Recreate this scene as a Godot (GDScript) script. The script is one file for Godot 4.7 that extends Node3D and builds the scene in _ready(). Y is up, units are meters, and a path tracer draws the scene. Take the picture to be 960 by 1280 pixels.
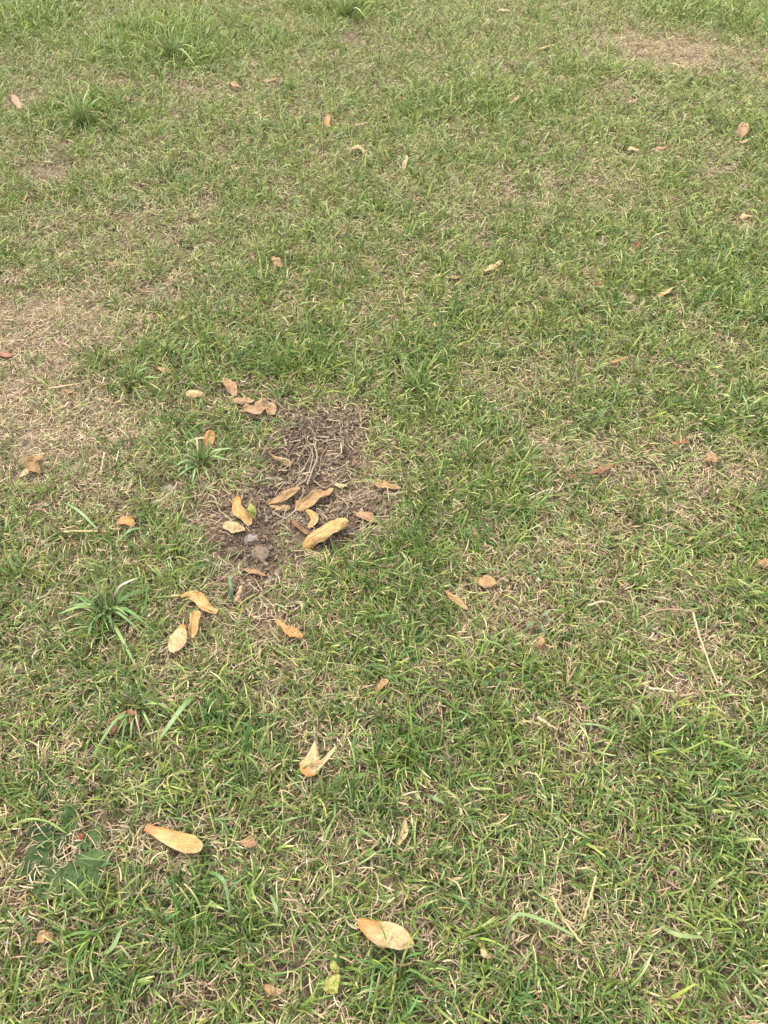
extends Node3D
# A patch of mown, half dried lawn seen from standing height: a bare hollow of soil,
# fallen yellow and brown leaves, a few weeds, coarse tufts, stones and dry stalks.
# x runs to the right, -z away from the viewer, metres.

const PLANTS := 104000
const LITTER := 78000

const HOLLOW := Vector2(-0.1524, -1.1983)
const HOLLOW2 := Vector2(-0.2473, -0.9731)
const PIT := Vector2(-0.0802, -0.9855)

var rng := RandomNumberGenerator.new()
var noise := FastNoiseLite.new()
var fine := FastNoiseLite.new()
var mats := {}
var used_names := {}

# ---------------------------------------------------------------- helpers
func rf(a: float, b: float) -> float:
	return rng.randf_range(a, b)

func numbered(called: String) -> String:
	var k: int = used_names.get(called, 0)
	used_names[called] = k + 1
	return called if k == 0 else "%s_%03d" % [called, k]

func thing(called: String, label: String, category: String, group: String, at: Vector3) -> Node3D:
	var o := Node3D.new()
	o.name = numbered(called)
	add_child(o)
	o.position = at
	o.set_meta("label", label)
	o.set_meta("category", category)
	if group != "":
		o.set_meta("group", group)
	return o

func part(called: String, m: Mesh, mat: Material, parent: Node3D) -> MeshInstance3D:
	var o := MeshInstance3D.new()
	o.name = called
	o.mesh = m
	o.material_override = mat
	parent.add_child(o, true)
	return o

# ---------------------------------------------------------------- the lie of the land
func hollow(x: float, z: float) -> float:
	var a := Vector2((x - HOLLOW.x) / 0.135, (z - HOLLOW.y) / 0.17).length()
	var b := Vector2((x - HOLLOW2.x) / 0.09, (z - HOLLOW2.y) / 0.09).length()
	var c := Vector2((x - PIT.x) / 0.055, (z - PIT.y) / 0.04).length()
	return maxf(1.0 - smoothstep(0.45, 1.15, a), 0.55 * (1.0 - smoothstep(0.4, 1.15, b))) + 0.6 * (1.0 - smoothstep(0.3, 1.1, c))

func ground(x: float, z: float) -> float:
	var y := 0.005 * sin(3.1 * x + 1.3) * cos(2.7 * z + 0.4) + 0.003 * sin(9.0 * x + 2.0 * z) + 0.002 * sin(17.0 * z - 6.0 * x)
	return y - 0.030 * hollow(x, z)

# each spot: centre x, z, half sizes, strength
var bare_spots: Array[PackedFloat32Array] = []
var dry_spots: Array[PackedFloat32Array] = []
var lush_spots: Array[PackedFloat32Array] = []
var tall_spots: Array[PackedFloat32Array] = []
var worn_spots: Array[PackedFloat32Array] = []

func spot_sum(list: Array[PackedFloat32Array], x: float, z: float, wob: float) -> float:
	var s := 0.0
	for e in list:
		var dx := (x - e[0]) / e[2]
		var dz := (z - e[1]) / e[3]
		var q := dx * dx + dz * dz
		if q < 3.0:
			s = maxf(s, e[4] * (1.0 - smoothstep(0.35, 1.35, sqrt(q) + wob)))
	return s

func wobble(x: float, z: float) -> float:
	return 0.45 * noise.get_noise_2d(x * 900.0, z * 900.0) + 0.3 * noise.get_noise_2d(x * 2600.0 + 70.0, z * 2600.0)

func bare(x: float, z: float) -> float:
	return spot_sum(bare_spots, x, z, 1.4 * wobble(x, z) + 0.04)

func dryness(x: float, z: float) -> float:
	var n := 0.45 + 0.40 * noise.get_noise_2d(x * 380.0 + 31.0, z * 300.0) + 0.38 * noise.get_noise_2d(x * 1300.0, z * 1000.0 + 300.0)
	var w := wobble(x, z)
	n = lerpf(n, 1.0, spot_sum(dry_spots, x, z, w))
	n -= 0.6 * spot_sum(lush_spots, x, z, w)
	return clampf(n, 0.0, 1.0)

# where leaves and stones lie: a raster of the height left free beneath them (1 cm cells)
var cover := {}
func cover_at(x: float, z: float) -> float:
	return cover.get(Vector2i(int(floor(x * 125.0)), int(floor(z * 125.0))), 1.0)
func add_cover(p: Vector3, r: float, h: float) -> void:
	var k := int(ceil(r * 125.0))
	var c := Vector2i(int(floor(p.x * 125.0)), int(floor(p.z * 125.0)))
	for i in range(-k, k + 1):
		for j in range(-k, k + 1):
			if Vector2(i, j).length() <= r * 125.0 + 0.3:
				var q := c + Vector2i(i, j)
				cover[q] = minf(cover.get(q, 1.0), h)

# ---------------------------------------------------------------- sheets: leaves, broad blades
func spine_of(pts: PackedVector3Array, n: int) -> PackedVector3Array:
	var out := PackedVector3Array()
	var m := pts.size() - 1
	for i in n + 1:
		var f := float(i) / n * m
		var k := mini(int(f), m - 1)
		var a := pts[maxi(k - 1, 0)] if k > 0 else pts[0] * 2.0 - pts[1]
		var d := pts[mini(k + 2, m)] if k + 2 <= m else pts[m] * 2.0 - pts[m - 1]
		out.append(pts[k].cubic_interpolate(pts[k + 1], a, d, f - k))
	return out

# o: w width, curl (degrees of the arc across, + edges up), curl1 at the tip, fold (edges up, slope), roll, twist (degrees),
# wide (where it is widest, 0..1), full (blunt 0.4 .. pointed 1.4), base (width left at the stalk end), lobes, lobe (depth),
# wave (edge waves), rough (crumple, m), a / b / c colours: body, margin and end, blotches
func sheet(sp: PackedVector3Array, o: Dictionary, across: int, seed_: float) -> ArrayMesh:
	var n := sp.size() - 1
	var w: float = o.w * 0.5
	var wide: float = o.get("wide", 0.5)
	var full: float = o.get("full", 0.8)
	var curl0: float = deg_to_rad(o.get("curl", 40.0))
	var curl1: float = deg_to_rad(o.get("curl1", o.get("curl", 40.0)))
	var fold: float = o.get("fold", 0.0)
	var roll: float = deg_to_rad(o.get("roll", 0.0))
	var twist: float = deg_to_rad(o.get("twist", 0.0))
	var wave: float = o.get("wave", 0.2)
	var rough: float = o.get("rough", 0.0026)
	var ca: Color = o.a
	var cb: Color = o.b
	var cc: Color = o.c
	var vein: float = o.get("vein", 0.00035)
	var thick: float = o.get("thick", 0.0004)
	var pos := PackedVector3Array()
	var nor := PackedVector3Array()
	var col := PackedColorArray()
	var last_side := Vector3.RIGHT
	for i in n + 1:
		var u := float(i) / n
		var t := (sp[mini(i + 1, n)] - sp[maxi(i - 1, 0)]).normalized()
		var s := t.cross(Vector3.UP)
		s = s.normalized() if s.length() > 0.15 else (last_side - t * last_side.dot(t)).normalized()
		last_side = s
		var up := s.cross(t).normalized()
		var ang := roll + twist * (u - 0.5)
		var s2 := s * cos(ang) + up * sin(ang)
		var n2 := up * cos(ang) - s * sin(ang)
		var uu := pow(u, log(0.5) / log(wide))
		var prof := pow(maxf(sin(PI * clampf(uu, 0.0, 1.0)), 0.0), full)
		prof = maxf(prof, lerpf(o.get("base", 0.12), o.get("tip", 0.03), u))
		if o.has("lobes"):
			var ph: float = fposmod(u * o.lobes, 1.0)
			prof *= 1.0 - o.lobe * (1.0 - pow(absf(sin(PI * ph)), 0.7)) * smoothstep(0.02, 0.15, u) * smoothstep(1.0, 0.8, u)
		var cu := lerpf(curl0, curl1, u)
		for k in across + 1:
			var a := float(k) / across * 2.0 - 1.0
			var hw := w * prof * (1.0 + wave * 1.6 * fine.get_noise_2d(u * 200.0 + seed_, signf(a) * 140.0))
			var q := s2 * hw * a
			if absf(cu) > 0.02:
				var r := hw / (absf(cu) * 0.5)
				q = s2 * r * sin(a * absf(cu) * 0.5) + n2 * signf(cu) * r * (1.0 - cos(a * cu * 0.5))
			q += n2 * absf(a) * hw * fold
			q += n2 * minf(rough, hw * 0.35) * 2.2 * fine.get_noise_2d(u * 150.0 + seed_ * 3.0, a * 60.0) * (0.4 + absf(a))
			q += n2 * vein * sin((u * 8.0 - absf(a) * 1.6) * TAU) * absf(a)
			pos.append(sp[i] + q)
			nor.append(n2)
			var m1 := 0.5 + 0.9 * fine.get_noise_2d(u * 120.0 + seed_ * 7.0, a * 55.0 + 9.0)
			var edge := clampf(pow(absf(a), 3.0) * 0.7 + smoothstep(0.78, 1.0, u) * 0.8 + (m1 - 0.5) * 0.7, 0.0, 1.0)
			var c := ca.lerp(cb, edge)
			var blot := smoothstep(0.2, 0.5, fine.get_noise_2d(u * 330.0 + seed_ * 5.0, a * 120.0 + 200.0))
			c = c.lerp(cc, blot * o.get("blot", 0.7))
			if o.has("foot"):
				var fc: Color = o.foot
				c = c.lerp(fc, 1.0 - smoothstep(0.08, o.get("foot_to", 0.35), u))
			var rib := maxf(1.0 - absf(a) * across * 0.5, 0.0)
			var line := pow(maxf(0.0, sin((u * 8.0 - absf(a) * 1.6) * TAU)), 6.0)
			c = c.lerp(c * 1.3, clampf(rib * 0.7, 0.0, 1.0)).lerp(c * 0.72, line * 0.6 * o.get("veins", 1.0))
			c = c * (0.98 + 0.5 * fine.get_noise_2d(u * 700.0 + seed_, a * 300.0))
			c.a = 1.0
			col.append(c)
	var st := SurfaceTool.new()
	st.begin(Mesh.PRIMITIVE_TRIANGLES)
	var row := across + 1
	var total := pos.size()
	for side in 2:
		for i in total:
			st.set_color(col[i])
			st.set_smooth_group(0)
			st.add_vertex(pos[i] + nor[i] * (thick * 0.5 if side == 0 else -thick * 0.5))
	for i in n:
		for k in across:
			var p := i * row + k
			for tri in [[p, p + row, p + 1], [p + 1, p + row, p + row + 1]]:
				st.add_index(tri[0]); st.add_index(tri[2]); st.add_index(tri[1])
				st.add_index(total + tri[0]); st.add_index(total + tri[1]); st.add_index(total + tri[2])
	for i in n:
		for e in [0, across]:
			var p: int = i * row + e
			var q2: int = p + row
			if e == 0:
				for v in [p, q2, total + p, q2, total + q2, total + p]: st.add_index(v)
			else:
				for v in [p, total + p, q2, q2, total + p, total + q2]: st.add_index(v)
	st.generate_normals()
	return st.commit()

func tube(sp: PackedVector3Array, r0: float, r1: float, c0: Color, c1: Color, sides := 6) -> ArrayMesh:
	var st := SurfaceTool.new()
	st.begin(Mesh.PRIMITIVE_TRIANGLES)
	var n := sp.size() - 1
	var s := Vector3.RIGHT
	for i in n + 1:
		var u := float(i) / n
		var t := (sp[mini(i + 1, n)] - sp[maxi(i - 1, 0)]).normalized()
		s = s - t * s.dot(t)
		if s.length() < 0.05:
			s = t.cross(Vector3(0.3, 0.9, 0.2))
		s = s.normalized()
		var b := s.cross(t)
		for k in sides:
			var a := TAU * k / sides
			var c := c0.lerp(c1, u) * (0.9 + 0.25 * fine.get_noise_2d(u * 300.0 + sp[0].x * 5000.0, k * 40.0))
			c.a = 1.0
			st.set_color(c)
			st.set_smooth_group(0)
			st.add_vertex(sp[i] + (s * cos(a) + b * sin(a)) * lerpf(r0, r1, u) * (1.0 + 0.15 * fine.get_noise_1d(u * 400.0 + sp[0].z * 3000.0)))
	for i in n:
		for k in sides:
			var a := i * sides + k
			var b2 := i * sides + (k + 1) % sides
			for v in [a, b2, a + sides, b2, b2 + sides, a + sides]: st.add_index(v)
	for k in range(1, sides - 1):
		for v in [0, k + 1, k]: st.add_index(v)
		for v in [n * sides, n * sides + k, n * sides + k + 1]: st.add_index(v)
	st.generate_normals()
	return st.commit()

# points given as x, z, height over the ground; returns them in the world
func lift(flat: Array) -> PackedVector3Array:
	var out := PackedVector3Array()
	for p: Vector3 in flat:
		out.append(Vector3(p.x, ground(p.x, p.y) + p.z, p.y))
	return out

func shifted(pts: PackedVector3Array, by: Vector3) -> PackedVector3Array:
	var out := PackedVector3Array()
	for p in pts:
		out.append(p - by)
	return out

var leaf_count := 0
func leaf(label: String, flat: Array, o: Dictionary, stalk: Array = []) -> Node3D:
	leaf_count += 1
	var pts := lift(flat)
	var at := pts[0]
	var t := thing(o.get("called", "fallen_leaf"), label, o.get("category", "leaf"), o.get("group", "leaves fallen on the lawn"), at)
	var sp := spine_of(shifted(pts, at), 30)
	part("leaf_blade", sheet(sp, o, 14, leaf_count * 37.0), mats.leaf, t)
	var ca: Color = o.a
	if o.w > 0.012:
		var rib := PackedVector3Array()
		for i in range(0, 28):
			rib.append(sp[i] + Vector3(0, 0.0002, 0))
		var pale := ca.lerp(Color(0.5, 0.42, 0.24), 0.35)
		part("midrib", tube(rib, 0.0006, 0.0002, pale, pale), mats.leaf, t)
	if stalk.is_empty() and o.w > 0.014 and rng.randf() < 0.75:
		var back := (pts[0] - pts[1]).normalized()
		var a: Vector2 = Vector2(pts[0].x, pts[0].z) + Vector2(back.x, back.z).rotated(rf(-0.5, 0.5)) * rf(0.010, 0.024)
		stalk = [Vector3(lerpf(pts[0].x, a.x, 0.5), lerpf(pts[0].z, a.y, 0.5), pts[0].y - ground(pts[0].x, pts[0].z) + rf(-0.002, 0.005)), Vector3(a.x, a.y, maxf(pts[0].y - ground(a.x, a.y) - 0.006, 0.002))]
	if stalk.size():
		var sq := lift(stalk)
		sq.insert(0, at)
		part("stalk", tube(spine_of(shifted(sq, at), 10), 0.0008, 0.0005, ca.lerp(Color(0.5, 0.4, 0.22), 0.4), Color(0.42, 0.33, 0.18)), mats.leaf, t)
	for i in 31:
		var p := sp[i] + at
		add_cover(p, o.w * 0.34, maxf(p.y - ground(p.x, p.z) - o.get("sink", 0.002), 0.002))
	return t

func coloured(rough: float, spec: float, back: float) -> StandardMaterial3D:
	var m := StandardMaterial3D.new()
	m.vertex_color_use_as_albedo = true
	m.roughness = rough
	m.metallic_specular = spec
	if back > 0.0:
		m.backlight_enabled = true
		m.backlight = Color(back, back, back)
	m.cull_mode = BaseMaterial3D.CULL_DISABLED
	return m

# ---------------------------------------------------------------- grass blades
# a blade of unit length and unit width that leans towards +z; angles from upright at foot, middle and tip
func blade_mesh(a0: float, a1: float, a2: float, bow: float, twist: float, blunt: float, foot: Color, mid: Color, tip: Color, aspect := 0.055) -> ArrayMesh:
	var n := 6
	var st := SurfaceTool.new()
	st.begin(Mesh.PRIMITIVE_TRIANGLES)
	var p := Vector3.ZERO
	var yaw := -bow * 0.5
	for i in n + 1:
		var u := float(i) / n
		var a := deg_to_rad(lerpf(a0, a1, u * 2.0) if u < 0.5 else lerpf(a1, a2, u * 2.0 - 1.0))
		if i > 0:
			yaw += deg_to_rad(bow) / n
			p += Vector3(sin(a) * sin(yaw), cos(a), sin(a) * cos(yaw)) / n
		var dir := Vector3(sin(a) * sin(yaw), cos(a), sin(a) * cos(yaw))
		var s := Vector3(cos(yaw), 0, -sin(yaw)).rotated(dir, deg_to_rad(twist) * u)
		var nn := s.cross(dir)
		var w := 0.5 * aspect * lerpf(0.75, 1.0, smoothstep(0.0, 0.4, u)) * (1.0 - (1.0 - blunt) * pow(u, 3.0))
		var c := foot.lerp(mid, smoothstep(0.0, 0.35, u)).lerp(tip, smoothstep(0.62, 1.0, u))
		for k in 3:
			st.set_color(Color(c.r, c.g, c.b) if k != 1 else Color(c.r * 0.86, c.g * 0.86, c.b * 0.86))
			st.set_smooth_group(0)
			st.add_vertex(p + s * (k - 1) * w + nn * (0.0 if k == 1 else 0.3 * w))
	for i in n:
		for k in 2:
			var q := i * 3 + k
			for v in [q, q + 1, q + 3, q + 1, q + 4, q + 3]: st.add_index(v)
	st.generate_normals()
	return st.commit()

class Heap:
	var mesh: Mesh
	var where: Array[Transform3D] = []
	var tint := PackedColorArray()

func heap(m: Mesh) -> Heap:
	var h := Heap.new()
	h.mesh = m
	return h

func spread(called: String, h: Heap, mat: Material, parent: Node3D) -> void:
	if h.where.is_empty():
		return
	var mm := MultiMesh.new()
	mm.transform_format = MultiMesh.TRANSFORM_3D
	mm.use_colors = true
	mm.mesh = h.mesh
	mm.instance_count = h.where.size()
	for i in h.where.size():
		mm.set_instance_transform(i, h.where[i])
		mm.set_instance_color(i, h.tint[i])
	var o := MultiMeshInstance3D.new()
	o.name = called
	o.multimesh = mm
	o.material_override = mat
	o.set_meta("kind", "stuff")
	parent.add_child(o, true)

func stuff_root(called: String, label: String, category: String) -> Node3D:
	var o := Node3D.new()
	o.name = called
	o.set_meta("kind", "stuff")
	o.set_meta("label", label)
	o.set_meta("category", category)
	add_child(o)
	return o

func jitter(c: Color, s: float) -> Color:
	var k := 1.0 + rf(-s, s)
	return Color(c.r * k * (1.0 + rf(-0.06, 0.06)), c.g * k, c.b * k * (1.0 + rf(-0.12, 0.12)), 1.0)

var green_heaps: Array[Heap] = []
var tipped_heaps: Array[Heap] = []
var straw_heaps: Array[Heap] = []

func put_blade(h: Heap, x: float, z: float, y: float, yaw: float, w: float, l: float, flat: float, roll: float, pitch: float, c: Color) -> void:
	var b := Basis(Vector3.UP, yaw) * Basis(Vector3.BACK, roll) * Basis(Vector3.RIGHT, pitch)
	h.where.append(Transform3D(Basis(b.x * (w / 0.055), b.y * l, b.z * l * flat), Vector3(x, y, z)))
	h.tint.append(c)

func make_blade_kinds() -> void:
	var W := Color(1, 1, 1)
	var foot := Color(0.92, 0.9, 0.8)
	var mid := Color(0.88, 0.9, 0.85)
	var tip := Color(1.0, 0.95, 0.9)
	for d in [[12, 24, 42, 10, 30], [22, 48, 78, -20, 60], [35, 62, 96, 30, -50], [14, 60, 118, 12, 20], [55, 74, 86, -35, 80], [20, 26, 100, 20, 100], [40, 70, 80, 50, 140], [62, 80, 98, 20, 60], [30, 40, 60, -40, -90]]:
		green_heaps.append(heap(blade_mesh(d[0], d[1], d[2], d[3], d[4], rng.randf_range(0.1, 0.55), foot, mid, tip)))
	# green blades with dry ends: the copy brings the straw colour, the vertices hold the green share of it
	var g := Color(0.30, 0.50, 0.26)
	for d in [[20, 45, 70, 10, 50], [35, 60, 105, -30, 90], [15, 50, 95, 25, -40]]:
		tipped_heaps.append(heap(blade_mesh(d[0], d[1], d[2], d[3], d[4], 0.3, Color(0.6, 0.7, 0.5), g, W)))
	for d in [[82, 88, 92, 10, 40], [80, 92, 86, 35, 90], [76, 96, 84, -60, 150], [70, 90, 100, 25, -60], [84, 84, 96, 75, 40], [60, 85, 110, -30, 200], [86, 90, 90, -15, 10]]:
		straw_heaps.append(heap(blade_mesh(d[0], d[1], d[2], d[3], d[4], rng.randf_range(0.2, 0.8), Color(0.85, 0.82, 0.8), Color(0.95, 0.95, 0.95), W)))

const GREENS := [Color(0.092, 0.145, 0.026), Color(0.175, 0.214, 0.044), Color(0.063, 0.122, 0.035), Color(0.227, 0.247, 0.098), Color(0.123, 0.175, 0.061)]
const STRAWS := [Color(0.283, 0.214, 0.127), Color(0.226, 0.149, 0.100), Color(0.353, 0.295, 0.194), Color(0.135, 0.100, 0.071), Color(0.238, 0.203, 0.090)]

func straw_tint() -> Color:
	var k := rng.randf()
	return jitter(STRAWS[0 if k < 0.36 else 1 if k < 0.64 else 2 if k < 0.74 else 3 if k < 0.88 else 4], 0.2)

# one plant: blades that spring from one crown and share a hue
func plant(x: float, z: float, thin: float) -> void:
	var s := bare(x, z)
	if rng.randf() < s * 1.6:
		return
	var dry := dryness(x, z)
	var lush := spot_sum(lush_spots, x, z, 0.0)
	if rng.randf() < dry * 0.42 + 0.25 * smoothstep(0.7, 1.0, dry):
		return
	var size := noise.get_noise_2d(x * 1900.0 + 500.0, z * 1900.0)
	var tall := spot_sum(tall_spots, x, z, 0.3 * wobble(x, z))
	var worn := spot_sum(worn_spots, x, z, 1.7 * wobble(x, z))
	if rng.randf() < worn * 0.6:
		return
	var len0 := (0.061 + 0.018 * size + 0.006 * lush + 0.034 * tall) * (1.0 - 0.28 * dry)
	var k := rng.randf() + 0.25 * noise.get_noise_2d(x * 500.0 + 90.0, z * 500.0) - 0.15 * (z + 1.8)
	var base: Color = GREENS[2 if k < 0.20 else 0 if k < 0.50 else 4 if k < 0.64 else 1 if k < 0.90 else 3]
	base = base.lerp(Color(0.200, 0.184, 0.072), dry * 0.25).lerp(Color(0.136, 0.208, 0.044), tall * 0.25)
	var lean := rf(0, TAU)
	var n := int(rf(7, 17) * (1.0 - 0.35 * dry) * thin)
	var r := rf(0.008, 0.022)
	for i in n:
		var a := lean + rf(-1.0, 1.0) * rf(0.6, PI)
		var rr := r * sqrt(rng.randf())
		var px := x + sin(a) * rr
		var pz := z + cos(a) * rr
		var l := len0 * rf(0.55, 1.35)
		var free := minf(cover_at(px, pz), cover_at(px + sin(a) * l * 0.35, pz + cos(a) * l * 0.35))
		var over := cover_at(px + sin(a) * l * 0.75, pz + cos(a) * l * 0.75)
		if free < 1.0:
			if rng.randf() < 0.75:
				continue
			l = minf(l, free * 1.1)
		elif over < 1.0 and rng.randf() < 0.6:
			continue
		if s < 0.9 and bare(px + sin(a) * l * 0.7, pz + cos(a) * l * 0.7) > 0.45 and rng.randf() < 0.85:
			continue
		var w := rf(0.0015, 0.0031) * (0.75 + 4.2 * l) * (1.0 + 0.08 * lush)
		var y := ground(px, pz) - 0.002
		if rng.randf() < 0.13 + 0.20 * dry:
			put_blade(tipped_heaps[rng.randi() % 3], px, pz, y, a + rf(-0.5, 0.5), w, l, rf(0.7, 1.2), rf(-0.5, 0.5), rf(-0.2, 0.3), jitter(Color(0.320, 0.283, 0.131), 0.2))
		elif rng.randf() < 0.11 + 0.22 * dry:
			put_blade(green_heaps[rng.randi() % 9], px, pz, y, a + rf(-0.8, 0.8), w * 0.68, l * 0.85, rf(0.7, 1.3), rf(-0.6, 0.6), rf(-0.1, 0.5), straw_tint())
		else:
			put_blade(green_heaps[rng.randi() % 9], px, pz, y, a + rf(-0.6, 0.6), w, l, rf(0.6, 1.25), rf(-0.5, 0.5), rf(-0.15, 0.4), jitter(base, 0.22))

# dead blades and clippings matted over the soil
func litter(x: float, z: float, thin: float) -> void:
	var s := bare(x, z)
	var dry := dryness(x, z)
	if rng.randf() > (0.55 + 0.45 * dry) * (1.0 - 0.25 * s):
		return
	var n := int(rf(6, 13) * thin * (1.0 + 0.8 * spot_sum(worn_spots, x, z, 0.0)))
	var dir := rf(0, TAU)
	for i in n:
		var px := x + rf(-0.022, 0.022)
		var pz := z + rf(-0.022, 0.022)
		var a := dir + rf(-1.3, 1.3)
		var l := rf(0.014, 0.050)
		if s > 0.3:
			l *= 0.85
		var free := minf(cover_at(px, pz), cover_at(px + sin(a) * l, pz + cos(a) * l))
		free = minf(free, cover_at(px + sin(a) * l * 0.5, pz + cos(a) * l * 0.5))
		var y := rf(0.0, 0.019) * (1.0 - 0.8 * s)
		if free < 1.0:
			y = minf(y, free - 0.006)
			if y < 0.0:
				continue
		put_blade(straw_heaps[rng.randi() % 7], px, pz, ground(px, pz) + 0.001 + y, a, rf(0.0007, 0.0015) * (0.55 + 11.0 * l) * (1.0 - 0.35 * s), l, rf(0.8, 1.1), rf(-0.5, 0.5), rf(-0.30, 0.06), straw_tint().lerp(Color(0.17, 0.135, 0.10), 0.75 * s))

func lay_out_spots() -> void:
	bare_spots.append(PackedFloat32Array([-0.153, -1.271, 0.118, 0.156, 1.00]))
	bare_spots.append(PackedFloat32Array([-0.202, -1.104, 0.124, 0.114, 1.00]))
	bare_spots.append(PackedFloat32Array([-0.113, -1.073, 0.106, 0.094, 1.00]))
	bare_spots.append(PackedFloat32Array([-0.252, -0.972, 0.099, 0.082, 1.00]))
	bare_spots.append(PackedFloat32Array([-0.264, -0.885, 0.055, 0.049, 0.90]))
	bare_spots.append(PackedFloat32Array([-1.161, -2.664, 0.111, 0.111, 0.50]))
	bare_spots.append(PackedFloat32Array([-0.149, -4.048, 0.112, 0.134, 0.50]))
	bare_spots.append(PackedFloat32Array([-0.339, -1.059, 0.050, 0.055, 0.50]))
	bare_spots.append(PackedFloat32Array([-0.017, -1.105, 0.059, 0.069, 0.45]))
	dry_spots.append(PackedFloat32Array([-0.919, -1.708, 0.292, 0.265, 1.00]))
	dry_spots.append(PackedFloat32Array([-0.773, -1.346, 0.239, 0.220, 1.00]))
	dry_spots.append(PackedFloat32Array([-0.601, -1.156, 0.155, 0.119, 0.60]))
	dry_spots.append(PackedFloat32Array([-0.806, -2.212, 0.293, 0.217, 0.65]))
	dry_spots.append(PackedFloat32Array([1.286, -3.849, 0.339, 0.310, 1.00]))
	dry_spots.append(PackedFloat32Array([0.238, -0.827, 0.134, 0.126, 0.70]))
	dry_spots.append(PackedFloat32Array([0.595, -1.204, 0.245, 0.124, 0.70]))
	dry_spots.append(PackedFloat32Array([-0.222, -0.806, 0.118, 0.088, 0.80]))
	dry_spots.append(PackedFloat32Array([-0.130, -1.358, 0.140, 0.078, 1.00]))
	dry_spots.append(PackedFloat32Array([-0.326, -1.088, 0.100, 0.135, 0.90]))
	dry_spots.append(PackedFloat32Array([-0.026, -1.182, 0.069, 0.146, 0.80]))
	dry_spots.append(PackedFloat32Array([-0.806, -2.222, 0.391, 0.291, 0.70]))
	dry_spots.append(PackedFloat32Array([-0.796, -1.841, 0.258, 0.457, 0.50]))
	dry_spots.append(PackedFloat32Array([-0.481, -1.153, 0.120, 0.095, 0.70]))
	dry_spots.append(PackedFloat32Array([0.383, -0.978, 0.191, 0.103, 0.60]))
	dry_spots.append(PackedFloat32Array([-0.079, -0.570, 0.105, 0.070, 0.60]))
	dry_spots.append(PackedFloat32Array([0.523, -0.657, 0.138, 0.061, 0.60]))
	dry_spots.append(PackedFloat32Array([-0.623, -1.044, 0.180, 0.130, 0.50]))
	dry_spots.append(PackedFloat32Array([0.314, -1.511, 0.157, 0.156, 0.50]))
	dry_spots.append(PackedFloat32Array([-1.263, -3.355, 0.291, 0.212, 0.40]))
	dry_spots.append(PackedFloat32Array([-0.680, -3.360, 0.227, 0.254, 0.50]))
	dry_spots.append(PackedFloat32Array([0.036, -1.284, 0.108, 0.158, 0.30]))
	dry_spots.append(PackedFloat32Array([-0.129, -0.371, 0.141, 0.067, 0.45]))
	dry_spots.append(PackedFloat32Array([-0.399, -0.416, 0.109, 0.059, 0.30]))
	dry_spots.append(PackedFloat32Array([-0.027, -2.579, 0.324, 0.177, 0.30]))
	dry_spots.append(PackedFloat32Array([-0.329, -0.737, 0.143, 0.074, 0.50]))
	dry_spots.append(PackedFloat32Array([0.577, -2.470, 0.524, 0.222, 0.35]))
	dry_spots.append(PackedFloat32Array([0.502, -0.807, 0.177, 0.106, 0.45]))
	dry_spots.append(PackedFloat32Array([-0.631, -0.848, 0.120, 0.146, 0.40]))
	dry_spots.append(PackedFloat32Array([0.291, -0.285, 0.134, 0.061, 0.40]))
	lush_spots.append(PackedFloat32Array([-1.017, -3.958, 0.399, 0.482, 0.55]))
	lush_spots.append(PackedFloat32Array([-1.136, -3.116, 0.215, 0.213, 0.50]))
	lush_spots.append(PackedFloat32Array([-0.200, -4.458, 0.280, 0.322, 0.60]))
	lush_spots.append(PackedFloat32Array([0.375, -3.200, 0.406, 0.276, 0.50]))
	lush_spots.append(PackedFloat32Array([1.455, -4.368, 0.236, 0.313, 0.60]))
	lush_spots.append(PackedFloat32Array([0.958, -3.617, 0.240, 0.132, 0.30]))
	lush_spots.append(PackedFloat32Array([0.078, -1.511, 0.157, 0.156, 0.45]))
	lush_spots.append(PackedFloat32Array([-0.223, -1.605, 0.142, 0.133, 0.45]))
	lush_spots.append(PackedFloat32Array([-0.575, -1.541, 0.218, 0.143, 0.35]))
	lush_spots.append(PackedFloat32Array([-0.442, -1.226, 0.088, 0.088, 0.40]))
	lush_spots.append(PackedFloat32Array([0.927, -2.036, 0.301, 0.261, 0.45]))
	lush_spots.append(PackedFloat32Array([-0.521, -0.823, 0.104, 0.081, 0.30]))
	lush_spots.append(PackedFloat32Array([0.013, -0.557, 0.117, 0.083, 0.40]))
	lush_spots.append(PackedFloat32Array([0.194, -0.675, 0.152, 0.093, 0.35]))
	lush_spots.append(PackedFloat32Array([0.489, -0.531, 0.154, 0.094, 0.35]))
	lush_spots.append(PackedFloat32Array([-0.316, -0.570, 0.145, 0.070, 0.35]))
	lush_spots.append(PackedFloat32Array([0.032, -0.956, 0.174, 0.081, 0.35]))
	lush_spots.append(PackedFloat32Array([0.086, -0.227, 0.216, 0.056, 0.40]))
	lush_spots.append(PackedFloat32Array([-0.273, -0.317, 0.182, 0.073, 0.35]))
	lush_spots.append(PackedFloat32Array([0.348, -0.465, 0.124, 0.075, 0.30]))
	lush_spots.append(PackedFloat32Array([0.136, -1.134, 0.102, 0.140, 0.35]))
	lush_spots.append(PackedFloat32Array([1.351, -3.126, 0.184, 0.305, 0.30]))
	lush_spots.append(PackedFloat32Array([1.703, -4.151, 0.227, 0.289, 0.50]))
	lush_spots.append(PackedFloat32Array([-1.739, -4.295, 0.232, 0.485, 0.50]))
	worn_spots.append(PackedFloat32Array([-0.903, -1.693, 0.311, 0.280, 0.80]))
	worn_spots.append(PackedFloat32Array([-0.765, -1.317, 0.273, 0.202, 0.80]))
	worn_spots.append(PackedFloat32Array([1.286, -3.849, 0.429, 0.310, 0.75]))
	worn_spots.append(PackedFloat32Array([-0.601, -1.152, 0.086, 0.071, 0.50]))
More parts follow.
